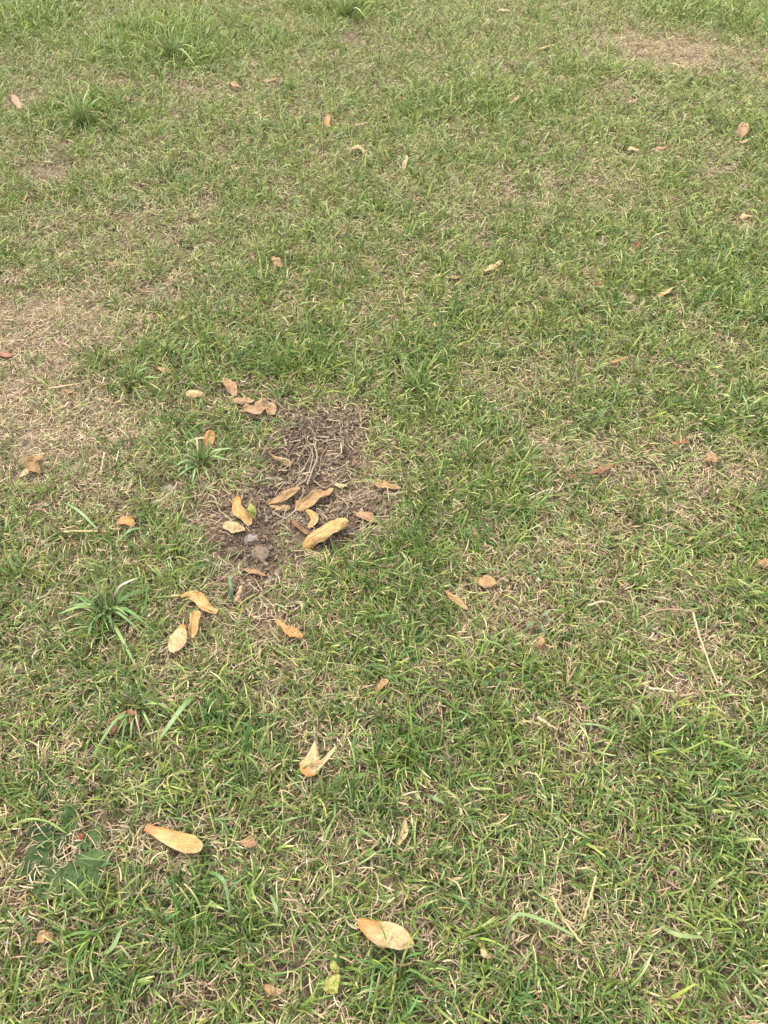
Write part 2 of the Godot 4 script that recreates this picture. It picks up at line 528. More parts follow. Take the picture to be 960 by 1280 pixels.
	worn_spots.append(PackedFloat32Array([-1.161, -2.665, 0.124, 0.136, 0.70]))
	tall_spots.append(PackedFloat32Array([-0.980, -3.949, 0.363, 0.428, 1.00]))
	tall_spots.append(PackedFloat32Array([-1.162, -3.152, 0.186, 0.194, 0.90]))
	tall_spots.append(PackedFloat32Array([-1.703, -4.175, 0.227, 0.465, 0.90]))
	tall_spots.append(PackedFloat32Array([-0.194, -4.519, 0.242, 0.290, 1.00]))
	tall_spots.append(PackedFloat32Array([1.478, -4.449, 0.240, 0.232, 0.80]))
	tall_spots.append(PackedFloat32Array([1.759, -4.277, 0.155, 0.363, 0.70]))
	tall_spots.append(PackedFloat32Array([0.350, -3.269, 0.191, 0.163, 0.50]))
	tall_spots.append(PackedFloat32Array([0.915, -3.569, 0.136, 0.111, 0.50]))
	tall_spots.append(PackedFloat32Array([-0.545, -3.923, 0.182, 0.213, 0.50]))

func add_leaves() -> void:
	leaf("large golden leaf rolled into a tube, in the bare soil hollow", [Vector3(-0.1600, -0.9828, 0.0070), Vector3(-0.1464, -0.9916, 0.0240), Vector3(-0.1198, -1.0064, 0.0320), Vector3(-0.0964, -1.0226, 0.0340), Vector3(-0.0796, -1.0432, 0.0280)], {"w": 0.0425, "a": Color(0.310, 0.191, 0.061), "b": Color(0.374, 0.266, 0.130), "c": Color(0.216, 0.108, 0.029), "curl": -150, "curl1": -120, "full": 0.28, "wide": 0.45, "base": 0.8, "tip": 0.55, "twist": 25, "rough": 0.0045, "blot": 0.35})
	leaf("dark brown curled scrap at the left end of the golden tube leaf", [Vector3(-0.1897, -1.0550, 0.0120), Vector3(-0.1764, -1.0325, 0.0080), Vector3(-0.1535, -1.0116, 0.0100)], {"w": 0.0180, "a": Color(0.144, 0.068, 0.029), "b": Color(0.202, 0.101, 0.043), "c": Color(0.086, 0.036, 0.016), "curl": 135, "full": 0.5, "roll": 20, "curl1": 74.25})
	leaf("small arched yellow leaf just above the golden tube leaf", [Vector3(-0.1637, -1.0961, 0.0160), Vector3(-0.1481, -1.0727, 0.0200), Vector3(-0.1449, -1.0510, 0.0140), Vector3(-0.1557, -1.0362, 0.0060)], {"w": 0.0182, "a": Color(0.310, 0.191, 0.061), "b": Color(0.374, 0.266, 0.130), "c": Color(0.216, 0.108, 0.029), "curl": -90, "full": 0.4, "base": 0.5, "roll": -15, "curl1": -49.5})
	leaf("tan leaf folded lengthwise, pointing up right in the bare soil", [Vector3(-0.2450, -1.1071, 0.0060), Vector3(-0.2215, -1.1238, 0.0160), Vector3(-0.2036, -1.1485, 0.0180), Vector3(-0.1818, -1.1697, 0.0100)], {"w": 0.0204, "a": Color(0.245, 0.155, 0.068), "b": Color(0.288, 0.198, 0.101), "c": Color(0.158, 0.079, 0.029), "curl": 52.5, "full": 0.45, "base": 0.5, "roll": -25, "rough": 0.002, "curl1": 28.875})
	leaf("tan triangular leaf scrap under the folded tan leaf", [Vector3(-0.2469, -1.1069, 0.0030), Vector3(-0.2230, -1.1007, 0.0070), Vector3(-0.2010, -1.1099, 0.0060)], {"w": 0.0235, "a": Color(0.245, 0.155, 0.068), "b": Color(0.288, 0.198, 0.101), "c": Color(0.158, 0.079, 0.029), "curl": 30, "full": 0.6, "wide": 0.66, "base": 0.1, "tip": 0.6, "roll": 10, "curl1": 16.5})
	leaf("ragged tan brown leaf at the centre of the bare soil", [Vector3(-0.1864, -1.0991, 0.0080), Vector3(-0.1672, -1.1180, 0.0160), Vector3(-0.1443, -1.1355, 0.0190), Vector3(-0.1281, -1.1513, 0.0160), Vector3(-0.1135, -1.1688, 0.0140)], {"w": 0.0305, "a": Color(0.245, 0.155, 0.068), "b": Color(0.288, 0.198, 0.101), "c": Color(0.158, 0.079, 0.029), "curl": 105, "curl1": 30, "full": 0.5, "wide": 0.4, "wave": 0.5, "rough": 0.003, "tip": 0.35, "twist": 30})
	leaf("small pinkish orange leaf with two horns beside the dry root loop", [Vector3(-0.2488, -1.2526, 0.0160), Vector3(-0.2354, -1.2498, 0.0100), Vector3(-0.2234, -1.2501, 0.0090), Vector3(-0.2107, -1.2429, 0.0070)], {"w": 0.0213, "a": Color(0.230, 0.140, 0.072), "b": Color(0.288, 0.194, 0.108), "c": Color(0.130, 0.065, 0.032), "curl": 105, "full": 0.45, "tip": 0.6, "base": 0.3, "wave": 0.5, "foot": Color(0.302, 0.187, 0.072), "curl1": 57.75})
	leaf("yellow leaf with a bright orange curled end at the hollow's left rim", [Vector3(-0.3070, -1.1030, 0.0190), Vector3(-0.3037, -1.0802, 0.0220), Vector3(-0.2888, -1.0579, 0.0160), Vector3(-0.2725, -1.0439, 0.0080)], {"w": 0.0268, "a": Color(0.310, 0.191, 0.061), "b": Color(0.374, 0.266, 0.130), "c": Color(0.216, 0.108, 0.029), "curl": -90, "full": 0.35, "base": 0.7, "tip": 0.4, "foot": Color(0.360, 0.144, 0.014), "foot_to": 0.3, "wave": 0.4, "curl1": -49.5})
	leaf("small yellow green leaf standing beside the orange ended leaf", [Vector3(-0.2766, -1.0788, 0.0260), Vector3(-0.2712, -1.0671, 0.0200), Vector3(-0.2672, -1.0575, 0.0060)], {"w": 0.0167, "a": Color(0.187, 0.216, 0.043), "b": Color(0.259, 0.245, 0.072), "c": Color(0.216, 0.158, 0.043), "curl": 75, "full": 0.6, "roll": -20, "curl1": 41.25})
	leaf("pale yellow oblong leaf next to the grey pebble", [Vector3(-0.3278, -1.0370, 0.0100), Vector3(-0.3092, -1.0325, 0.0130), Vector3(-0.2843, -1.0304, 0.0090)], {"w": 0.0263, "a": Color(0.338, 0.241, 0.119), "b": Color(0.374, 0.295, 0.173), "c": Color(0.245, 0.130, 0.043), "curl": -67.5, "full": 0.32, "base": 0.5, "tip": 0.55, "curl1": -37.125})
	leaf("pinkish dry sliver at the lower end of the bare soil", [Vector3(-0.2801, -0.9340, 0.0080), Vector3(-0.2589, -0.9303, 0.0120), Vector3(-0.2298, -0.9199, 0.0080)], {"w": 0.0125, "a": Color(0.230, 0.140, 0.072), "b": Color(0.288, 0.194, 0.108), "c": Color(0.130, 0.065, 0.032), "curl": -90, "full": 0.6, "curl1": -49.5})
	leaf("reddish brown leaf standing folded above the hollow, upper of two", [Vector3(-0.3821, -1.4808, 0.0340), Vector3(-0.3683, -1.4587, 0.0300), Vector3(-0.3549, -1.4326, 0.0200)], {"w": 0.0352, "a": Color(0.230, 0.140, 0.072), "b": Color(0.288, 0.194, 0.108), "c": Color(0.130, 0.065, 0.032), "curl": 90, "full": 0.5, "base": 0.4, "tip": 0.5, "roll": 15, "curl1": 49.5})
	leaf("reddish brown leaf lying level below the standing folded one", [Vector3(-0.3624, -1.4192, 0.0220), Vector3(-0.3379, -1.4115, 0.0280), Vector3(-0.3044, -1.4098, 0.0240)], {"w": 0.0250, "a": Color(0.230, 0.140, 0.072), "b": Color(0.288, 0.194, 0.108), "c": Color(0.130, 0.065, 0.032), "curl": -105, "full": 0.45, "base": 0.5, "wide": 0.45, "curl1": -57.75})
	leaf("crumpled reddish brown leaf at the hollow's top left rim", [Vector3(-0.3298, -1.3816, 0.0200), Vector3(-0.2995, -1.3708, 0.0290), Vector3(-0.2750, -1.3820, 0.0260), Vector3(-0.2509, -1.3781, 0.0220)], {"w": 0.0455, "a": Color(0.230, 0.140, 0.072), "b": Color(0.288, 0.194, 0.108), "c": Color(0.130, 0.065, 0.032), "curl": 75, "full": 0.4, "wave": 0.6, "rough": 0.005, "base": 0.3, "tip": 0.5, "curl1": 41.25}, [Vector3(-0.2727, -1.3381, 0.0240), Vector3(-0.2726, -1.3097, 0.0160)])
	leaf("cream yellow scoop shaped leaf left of the reddish folded leaves", [Vector3(-0.4708, -1.4371, 0.0260), Vector3(-0.4527, -1.4383, 0.0320), Vector3(-0.4307, -1.4363, 0.0260)], {"w": 0.0330, "a": Color(0.338, 0.241, 0.119), "b": Color(0.374, 0.295, 0.173), "c": Color(0.245, 0.130, 0.043), "curl": -105, "full": 0.45, "base": 0.4, "tip": 0.4, "curl1": -57.75})
	leaf("orange leaf folded upright with a curled lip, in the tuft by the hollow", [Vector3(-0.3926, -1.2524, 0.0160), Vector3(-0.3907, -1.2738, 0.0260), Vector3(-0.3877, -1.2975, 0.0340)], {"w": 0.0273, "a": Color(0.288, 0.155, 0.047), "b": Color(0.317, 0.166, 0.050), "c": Color(0.202, 0.072, 0.018), "curl": 127.5, "full": 0.5, "base": 0.4, "tip": 0.3, "roll": -15, "curl1": 70.125})
	leaf("tan leaf at the right rim of the hollow, half under grass", [Vector3(-0.0206, -1.1597, 0.0180), Vector3(0.0000, -1.1485, 0.0240), Vector3(0.0358, -1.1413, 0.0200)], {"w": 0.0224, "a": Color(0.245, 0.155, 0.068), "b": Color(0.288, 0.198, 0.101), "c": Color(0.158, 0.079, 0.029), "curl": -60, "full": 0.5, "twist": 30, "tip": 0.3, "curl1": -33})
	leaf("dull pinkish brown leaf sunk in grass right of the hollow", [Vector3(-0.0582, -1.0753, 0.0100), Vector3(-0.0363, -1.0620, 0.0120), Vector3(-0.0132, -1.0483, 0.0080)], {"w": 0.0249, "a": Color(0.230, 0.140, 0.072), "b": Color(0.288, 0.194, 0.108), "c": Color(0.130, 0.065, 0.032), "curl": 37.5, "full": 0.6, "sink": 0.008, "curl1": 20.625})
	leaf("tiny orange tan scrap on the soil left of the root loop", [Vector3(-0.2411, -1.1884, 0.0030), Vector3(-0.2299, -1.1801, 0.0050)], {"w": 0.0121, "a": Color(0.230, 0.140, 0.072), "b": Color(0.288, 0.194, 0.108), "c": Color(0.130, 0.065, 0.032), "curl": 45, "full": 0.5, "base": 0.4, "tip": 0.4, "curl1": 24.75})
	leaf("pale lens shaped husk on soil between hollow and right rim", [Vector3(-0.1151, -1.1937, 0.0040), Vector3(-0.0971, -1.1864, 0.0070), Vector3(-0.0793, -1.1825, 0.0050)], {"w": 0.0138, "a": Color(0.374, 0.288, 0.158), "b": Color(0.403, 0.324, 0.202), "c": Color(0.259, 0.173, 0.072), "curl": -105, "full": 0.7, "curl1": -57.75})
	leaf("tiny tan scrap on bare soil right of the root loop", [Vector3(-0.1401, -1.2292, 0.0030), Vector3(-0.1306, -1.2199, 0.0050)], {"w": 0.0087, "a": Color(0.245, 0.155, 0.068), "b": Color(0.288, 0.198, 0.101), "c": Color(0.158, 0.079, 0.029), "curl": 45, "full": 0.5, "base": 0.4, "tip": 0.4, "curl1": 24.75})
	leaf("yellow leaf bent like an elbow, topmost of three below the hollow", [Vector3(-0.3774, -0.8487, 0.0200), Vector3(-0.3595, -0.8508, 0.0300), Vector3(-0.3422, -0.8382, 0.0320), Vector3(-0.3269, -0.8211, 0.0280), Vector3(-0.3053, -0.8144, 0.0200)], {"w": 0.0257, "a": Color(0.310, 0.191, 0.061), "b": Color(0.374, 0.266, 0.130), "c": Color(0.216, 0.108, 0.029), "curl": -105, "curl1": -40, "full": 0.35, "base": 0.5, "tip": 0.5, "wide": 0.55})
	leaf("yellow leaf folded to a trough, middle of three below the hollow", [Vector3(-0.3421, -0.8112, 0.0240), Vector3(-0.3406, -0.7889, 0.0280), Vector3(-0.3410, -0.7567, 0.0200)], {"w": 0.0251, "a": Color(0.310, 0.191, 0.061), "b": Color(0.374, 0.266, 0.130), "c": Color(0.216, 0.108, 0.029), "curl": 120, "full": 0.4, "base": 0.35, "tip": 0.3})
	leaf("smooth spoon shaped yellow leaf with an orange neck", [Vector3(-0.3585, -0.7745, 0.0340), Vector3(-0.3610, -0.7633, 0.0330), Vector3(-0.3658, -0.7470, 0.0300), Vector3(-0.3742, -0.7273, 0.0200)], {"w": 0.0350, "a": Color(0.338, 0.241, 0.119), "b": Color(0.374, 0.295, 0.173), "c": Color(0.245, 0.130, 0.043), "curl": -90, "full": 0.55, "wide": 0.66, "base": 0.36, "tip": 0.35, "foot": Color(0.374, 0.158, 0.011), "foot_to": 0.34, "blot": 0.1, "wave": 0.03, "rough": 0.0008, "curl1": -49.5})
	leaf("orange tan winged leaf in grass under the hollow", [Vector3(-0.1974, -0.7948, 0.0260), Vector3(-0.1783, -0.7763, 0.0280), Vector3(-0.1631, -0.7663, 0.0280), Vector3(-0.1456, -0.7573, 0.0240)], {"w": 0.0191, "a": Color(0.288, 0.155, 0.047), "b": Color(0.317, 0.166, 0.050), "c": Color(0.202, 0.072, 0.018), "curl": -45, "full": 0.45, "wave": 0.5, "twist": 40, "tip": 0.5, "curl1": -24.75})
	leaf("pale kite shaped leaf folded along its middle, with a fine tip", [Vector3(-0.1219, -0.5048, 0.0220), Vector3(-0.1171, -0.5170, 0.0300), Vector3(-0.1129, -0.5332, 0.0320), Vector3(-0.1109, -0.5605, 0.0280)], {"w": 0.0350, "a": Color(0.338, 0.241, 0.119), "b": Color(0.374, 0.295, 0.173), "c": Color(0.245, 0.130, 0.043), "curl": 45, "fold": -0.35, "full": 0.8, "wide": 0.3, "foot": Color(0.331, 0.158, 0.050), "foot_to": 0.5, "tip": 0.02, "curl1": 24.75})
	leaf("dry cream sliver leaning on the kite shaped leaf", [Vector3(-0.1180, -0.5053, 0.0240), Vector3(-0.0982, -0.5200, 0.0320), Vector3(-0.0754, -0.5495, 0.0340)], {"w": 0.0091, "a": Color(0.374, 0.288, 0.158), "b": Color(0.403, 0.324, 0.202), "c": Color(0.259, 0.173, 0.072), "curl": 90, "full": 0.6, "curl1": 49.5})
	leaf("long smooth yellow leaf near the weed rosette", [Vector3(-0.3537, -0.4213, 0.0300), Vector3(-0.3320, -0.4118, 0.0340), Vector3(-0.3041, -0.4013, 0.0350), Vector3(-0.2804, -0.3956, 0.0320), Vector3(-0.2651, -0.3955, 0.0260)], {"w": 0.0279, "a": Color(0.310, 0.191, 0.061), "b": Color(0.374, 0.266, 0.130), "c": Color(0.216, 0.108, 0.029), "curl": -75, "full": 0.45, "wide": 0.62, "foot": Color(0.259, 0.108, 0.029), "foot_to": 0.3, "base": 0.45, "blot": 0.2, "wave": 0.12, "rough": 0.001, "curl1": -41.25})
	leaf("yellow tan leaf with a long drawn out tip, nearest the viewer", [Vector3(-0.0363, -0.2949, 0.0300), Vector3(-0.0196, -0.2856, 0.0350), Vector3(0.0000, -0.2785, 0.0350), Vector3(0.0216, -0.2723, 0.0320), Vector3(0.0411, -0.2648, 0.0260)], {"w": 0.0336, "a": Color(0.338, 0.241, 0.119), "b": Color(0.374, 0.295, 0.173), "c": Color(0.245, 0.130, 0.043), "curl": -67.5, "full": 0.6, "wide": 0.5, "foot": Color(0.288, 0.130, 0.029), "foot_to": 0.6, "blot": 0.45, "base": 0.25, "roll": 12, "curl1": -37.125}, [Vector3(-0.0431, -0.3025, 0.0320), Vector3(-0.0529, -0.3270, 0.0260)])
	leaf("small dull brown oval leaf right of the long yellow leaf", [Vector3(-0.2108, -0.4005, 0.0260), Vector3(-0.1985, -0.4004, 0.0300), Vector3(-0.1872, -0.3995, 0.0260)], {"w": 0.0157, "a": Color(0.230, 0.140, 0.072), "b": Color(0.288, 0.194, 0.108), "c": Color(0.130, 0.065, 0.032), "curl": -60, "full": 0.55, "curl1": -33})
	leaf("light green heart shaped leaf low in the nearest grass", [Vector3(-0.0723, -0.2100, 0.0240), Vector3(-0.0692, -0.2179, 0.0300), Vector3(-0.0591, -0.2297, 0.0300)], {"w": 0.0205, "a": Color(0.187, 0.216, 0.043), "b": Color(0.259, 0.245, 0.072), "c": Color(0.216, 0.158, 0.043), "curl": 90, "full": 0.5, "wide": 0.36, "roll": -10, "curl1": 49.5})
	leaf("narrow curled yellow green leaf above the light green heart leaf", [Vector3(-0.0594, -0.2323, 0.0260), Vector3(-0.0669, -0.2395, 0.0320), Vector3(-0.0653, -0.2526, 0.0320)], {"w": 0.0098, "a": Color(0.187, 0.216, 0.043), "b": Color(0.259, 0.245, 0.072), "c": Color(0.216, 0.158, 0.043), "curl": 105, "full": 0.5, "curl1": 57.75})
	leaf("brown leaf with a pale stalk at the foot of a coarse tuft", [Vector3(-0.4478, -0.5806, 0.0180), Vector3(-0.4346, -0.5912, 0.0280), Vector3(-0.4150, -0.6116, 0.0300)], {"w": 0.0269, "a": Color(0.144, 0.068, 0.029), "b": Color(0.202, 0.101, 0.043), "c": Color(0.086, 0.036, 0.016), "curl": 60, "full": 0.45, "base": 0.4, "tip": 0.6, "wave": 0.4, "curl1": 33}, [Vector3(-0.4587, -0.5759, 0.0220), Vector3(-0.4836, -0.5766, 0.0180)])
	leaf("brownish tan oval leaf alone in the middle lawn", [Vector3(0.1722, -0.8921, 0.0220), Vector3(0.1891, -0.8834, 0.0280), Vector3(0.2131, -0.8782, 0.0240)], {"w": 0.0294, "a": Color(0.245, 0.155, 0.068), "b": Color(0.288, 0.198, 0.101), "c": Color(0.158, 0.079, 0.029), "curl": -52.5, "full": 0.5, "wide": 0.55, "curl1": -28.875})
	leaf("narrow tan leaf slanting in grass below the oval tan leaf", [Vector3(0.1158, -0.8624, 0.0240), Vector3(0.1339, -0.8424, 0.0260), Vector3(0.1537, -0.8232, 0.0220)], {"w": 0.0152, "a": Color(0.245, 0.155, 0.068), "b": Color(0.288, 0.198, 0.101), "c": Color(0.158, 0.079, 0.029), "curl": -60, "full": 0.4, "base": 0.4, "tip": 0.4, "curl1": -33})
	leaf("pale tan leaf on edge in grass between the hollow and kite leaf", [Vector3(-0.0136, -0.6529, 0.0200), Vector3(-0.0041, -0.6580, 0.0300), Vector3(0.0068, -0.6665, 0.0340)], {"w": 0.0208, "a": Color(0.245, 0.155, 0.068), "b": Color(0.288, 0.198, 0.101), "c": Color(0.158, 0.079, 0.029), "curl": 75, "full": 0.45, "roll": 30, "tip": 0.4, "curl1": 41.25})
	leaf("small tan leaf on end among green blades, beside a grey weed sprig", [Vector3(0.2759, -0.7346, 0.0200), Vector3(0.2753, -0.7415, 0.0300), Vector3(0.2778, -0.7539, 0.0340)], {"w": 0.0174, "a": Color(0.245, 0.155, 0.068), "b": Color(0.288, 0.198, 0.101), "c": Color(0.158, 0.079, 0.029), "curl": 60, "full": 0.5, "curl1": 33})
	leaf("brown two winged leaf in the dry right part of the lawn", [Vector3(0.4346, -1.1741, 0.0200), Vector3(0.4541, -1.1749, 0.0260), Vector3(0.4720, -1.1794, 0.0260), Vector3(0.4953, -1.1936, 0.0260)], {"w": 0.0176, "a": Color(0.144, 0.068, 0.029), "b": Color(0.202, 0.101, 0.043), "c": Color(0.086, 0.036, 0.016), "curl": -75, "full": 0.4, "wave": 0.5, "tip": 0.15, "curl1": -41.25})
	leaf("small brown scrap beside the brown two winged leaf", [Vector3(0.3957, -1.1568, 0.0220), Vector3(0.4073, -1.1596, 0.0260)], {"w": 0.0174, "a": Color(0.144, 0.068, 0.029), "b": Color(0.202, 0.101, 0.043), "c": Color(0.086, 0.036, 0.016), "curl": 45, "full": 0.5, "base": 0.4, "tip": 0.4, "curl1": 24.75})
	leaf("reddish tan maple like scrap near the right edge", [Vector3(0.7001, -1.2110, 0.0240), Vector3(0.7165, -1.2173, 0.0280), Vector3(0.7351, -1.2167, 0.0240)], {"w": 0.0232, "a": Color(0.230, 0.140, 0.072), "b": Color(0.288, 0.194, 0.108), "c": Color(0.130, 0.065, 0.032), "curl": -75, "full": 0.6, "wave": 0.6, "curl1": -41.25})
	leaf("rust coloured shred in the dry grass upper left of the reddish scrap", [Vector3(0.6401, -1.2616, 0.0220), Vector3(0.6580, -1.2656, 0.0260), Vector3(0.6820, -1.2706, 0.0220)], {"w": 0.0127, "a": Color(0.173, 0.068, 0.023), "b": Color(0.216, 0.101, 0.043), "c": Color(0.094, 0.036, 0.016), "curl": 90, "full": 0.5, "curl1": 49.5})
	leaf("tan leaf tip at the right edge of the view", [Vector3(0.7239, -0.9250, 0.0240), Vector3(0.7469, -0.9336, 0.0280)], {"w": 0.0189, "a": Color(0.245, 0.155, 0.068), "b": Color(0.288, 0.198, 0.101), "c": Color(0.158, 0.079, 0.029), "curl": -60, "full": 0.5, "base": 0.4, "curl1": -33})
	leaf("olive brown leaf cupped, with a long pale stalk, in dry grass", [Vector3(-0.7401, -1.1751, 0.0160), Vector3(-0.7541, -1.1831, 0.0220), Vector3(-0.7616, -1.1998, 0.0240), Vector3(-0.7489, -1.2232, 0.0200)], {"w": 0.0300, "a": Color(0.158, 0.094, 0.029), "b": Color(0.274, 0.173, 0.072), "c": Color(0.101, 0.058, 0.022), "curl": 135, "full": 0.45, "base": 0.3, "tip": 0.5, "curl1": 74.25}, [Vector3(-0.7478, -1.1542, 0.0160), Vector3(-0.7580, -1.1325, 0.0120), Vector3(-0.7693, -1.1068, 0.0100)])
	leaf("pale pinkish sliver under the olive brown cupped leaf", [Vector3(-0.7833, -1.1664, 0.0120), Vector3(-0.7693, -1.1815, 0.0160), Vector3(-0.7544, -1.1916, 0.0180)], {"w": 0.0123, "a": Color(0.374, 0.288, 0.158), "b": Color(0.403, 0.324, 0.202), "c": Color(0.259, 0.173, 0.072), "curl": 60, "full": 0.5, "curl1": 33})
	leaf("orange tan cup shaped leaf alone in the left lawn", [Vector3(-0.5395, -1.0327, 0.0240), Vector3(-0.5240, -1.0333, 0.0280), Vector3(-0.5039, -1.0258, 0.0240)], {"w": 0.0231, "a": Color(0.288, 0.155, 0.047), "b": Color(0.317, 0.166, 0.050), "c": Color(0.202, 0.072, 0.018), "curl": 105, "full": 0.45, "base": 0.4, "tip": 0.4, "curl1": 57.75})
	leaf("rust brown leaf at the left edge in pale dry grass", [Vector3(-0.9874, -1.6100, 0.0130), Vector3(-0.9543, -1.5908, 0.0190), Vector3(-0.9216, -1.5852, 0.0150)], {"w": 0.0207, "a": Color(0.173, 0.068, 0.023), "b": Color(0.216, 0.101, 0.043), "c": Color(0.094, 0.036, 0.016), "curl": 90, "full": 0.45, "curl1": 49.5})
	leaf("faded pink scrap in the dry grass on the left", [Vector3(-0.7677, -1.4601, 0.0140), Vector3(-0.7432, -1.4441, 0.0180)], {"w": 0.0155, "a": Color(0.230, 0.140, 0.072), "b": Color(0.288, 0.194, 0.108), "c": Color(0.130, 0.065, 0.032), "curl": 45, "full": 0.5, "tip": 0.4, "base": 0.4, "curl1": 24.75})
	leaf("pale tan sliver above the coarse grass left of the hollow", [Vector3(-0.5682, -1.5504, 0.0190), Vector3(-0.5360, -1.5301, 0.0230), Vector3(-0.5091, -1.5379, 0.0170)], {"w": 0.0148, "a": Color(0.245, 0.155, 0.068), "b": Color(0.288, 0.198, 0.101), "c": Color(0.158, 0.079, 0.029), "curl": -90, "full": 0.5, "curl1": -49.5})
	leaf("dull tan leaf at the lower left corner of the dry area", [Vector3(-0.8046, -2.0455, 0.0130), Vector3(-0.7787, -2.0291, 0.0170), Vector3(-0.7615, -2.0406, 0.0130)], {"w": 0.0173, "a": Color(0.245, 0.155, 0.068), "b": Color(0.288, 0.198, 0.101), "c": Color(0.158, 0.079, 0.029), "curl": -45, "full": 0.5, "curl1": -24.75})
	leaf("pale tan leaf lying slantwise in the upper middle lawn", [Vector3(0.2878, -1.9887, 0.0190), Vector3(0.3090, -2.0034, 0.0250), Vector3(0.3400, -2.0378, 0.0250)], {"w": 0.0237, "a": Color(0.374, 0.288, 0.158), "b": Color(0.403, 0.324, 0.202), "c": Color(0.259, 0.173, 0.072), "curl": -90, "full": 0.45, "tip": 0.4, "curl1": -49.5})
	leaf("yellow tan leaf propped on blades, upper right lawn", [Vector3(0.7407, -1.8489, 0.0190), Vector3(0.7605, -1.8558, 0.0250), Vector3(0.7920, -1.8865, 0.0270)], {"w": 0.0268, "a": Color(0.338, 0.241, 0.119), "b": Color(0.374, 0.295, 0.173), "c": Color(0.245, 0.130, 0.043), "curl": 60, "full": 0.5, "roll": 15, "curl1": 33})
	leaf("reddish brown shrivelled leaf in upper right lawn", [Vector3(0.7255, -2.1170, 0.0110), Vector3(0.7436, -2.1215, 0.0190), Vector3(0.7709, -2.1487, 0.0190)], {"w": 0.0244, "a": Color(0.173, 0.068, 0.023), "b": Color(0.216, 0.101, 0.043), "c": Color(0.094, 0.036, 0.016), "curl": 120, "full": 0.45, "wave": 0.5, "curl1": 66})
	leaf("little brown leaf standing in grass left of the yellow tan leaf", [Vector3(0.5901, -1.8955, 0.0150), Vector3(0.5957, -1.9108, 0.0230), Vector3(0.6005, -1.9289, 0.0270)], {"w": 0.0167, "a": Color(0.144, 0.068, 0.029), "b": Color(0.202, 0.101, 0.043), "c": Color(0.086, 0.036, 0.016), "curl": 60, "full": 0.5, "curl1": 33})
	leaf("tan leaf hanging on a blade, upper middle left", [Vector3(-0.3274, -2.0511, 0.0290), Vector3(-0.3123, -2.0351, 0.0250), Vector3(-0.2954, -2.0162, 0.0150)], {"w": 0.0260, "a": Color(0.245, 0.155, 0.068), "b": Color(0.288, 0.198, 0.101), "c": Color(0.158, 0.079, 0.029), "curl": 90, "full": 0.5, "curl1": 49.5}, [Vector3(-0.3077, -2.0015, 0.0160), Vector3(-0.2996, -1.9794, 0.0080)])
	leaf("pale cream leaf arched like a horseshoe", [Vector3(-0.1193, -2.7868, 0.0110), Vector3(-0.1134, -2.7925, 0.0250), Vector3(-0.0933, -2.7894, 0.0310), Vector3(-0.0734, -2.7758, 0.0250), Vector3(-0.0677, -2.7548, 0.0090)], {"w": 0.0159, "a": Color(0.374, 0.288, 0.158), "b": Color(0.403, 0.324, 0.202), "c": Color(0.259, 0.173, 0.072), "curl": -90, "full": 0.3, "base": 0.6, "tip": 0.6, "curl1": -49.5})
	leaf("pale narrow leaf standing upright right of the arched one", [Vector3(0.0653, -2.6204, 0.0150), Vector3(0.0711, -2.6544, 0.0250), Vector3(0.0803, -2.7085, 0.0310)], {"w": 0.0155, "a": Color(0.374, 0.288, 0.158), "b": Color(0.403, 0.324, 0.202), "c": Color(0.259, 0.173, 0.072), "curl": 75, "full": 0.55, "curl1": 41.25})
	leaf("bright rust leaf below the pale upright one", [Vector3(0.0952, -2.4163, 0.0190), Vector3(0.1148, -2.3900, 0.0250), Vector3(0.1348, -2.3733, 0.0210)], {"w": 0.0169, "a": Color(0.173, 0.068, 0.023), "b": Color(0.216, 0.101, 0.043), "c": Color(0.094, 0.036, 0.016), "curl": -90, "full": 0.45, "wave": 0.4, "curl1": -49.5})
	leaf("orange tan leaf upright in the upper lawn", [Vector3(-0.2112, -2.9852, 0.0190), Vector3(-0.2125, -3.0192, 0.0270), Vector3(-0.2120, -3.0766, 0.0330)], {"w": 0.0225, "a": Color(0.288, 0.155, 0.047), "b": Color(0.317, 0.166, 0.050), "c": Color(0.202, 0.072, 0.018), "curl": 75, "full": 0.5, "curl1": 41.25})
	leaf("tan leaf lying level right of the orange upright leaf", [Vector3(-0.1137, -3.0121, 0.0210), Vector3(-0.0838, -3.0161, 0.0250), Vector3(-0.0481, -3.0341, 0.0210)], {"w": 0.0196, "a": Color(0.245, 0.155, 0.068), "b": Color(0.288, 0.198, 0.101), "c": Color(0.158, 0.079, 0.029), "curl": -60, "full": 0.45, "curl1": -33})
	leaf("pale tan three cornered leaf, left of a pair in the upper right", [Vector3(0.8650, -2.7969, 0.0170), Vector3(0.8804, -2.7999, 0.0270), Vector3(0.9080, -2.8001, 0.0190)], {"w": 0.0266, "a": Color(0.374, 0.288, 0.158), "b": Color(0.403, 0.324, 0.202), "c": Color(0.259, 0.173, 0.072), "curl": -105, "full": 0.5, "curl1": -57.75})
	leaf("pinkish tan leaf, right of a pair in the upper right", [Vector3(0.9630, -2.8005, 0.0170), Vector3(0.9826, -2.8081, 0.0250), Vector3(1.0162, -2.8223, 0.0190)], {"w": 0.0213, "a": Color(0.230, 0.140, 0.072), "b": Color(0.288, 0.194, 0.108), "c": Color(0.130, 0.065, 0.032), "curl": -75, "full": 0.45, "wave": 0.4, "curl1": -41.25})
	leaf("reddish leaf standing folded above a pale lip, right lawn", [Vector3(1.3057, -2.9124, 0.0170), Vector3(1.3157, -2.9413, 0.0310), Vector3(1.3345, -2.9832, 0.0390)], {"w": 0.0387, "a": Color(0.230, 0.140, 0.072), "b": Color(0.288, 0.194, 0.108), "c": Color(0.130, 0.065, 0.032), "curl": 90, "full": 0.4, "base": 0.4, "tip": 0.5, "curl1": 49.5})
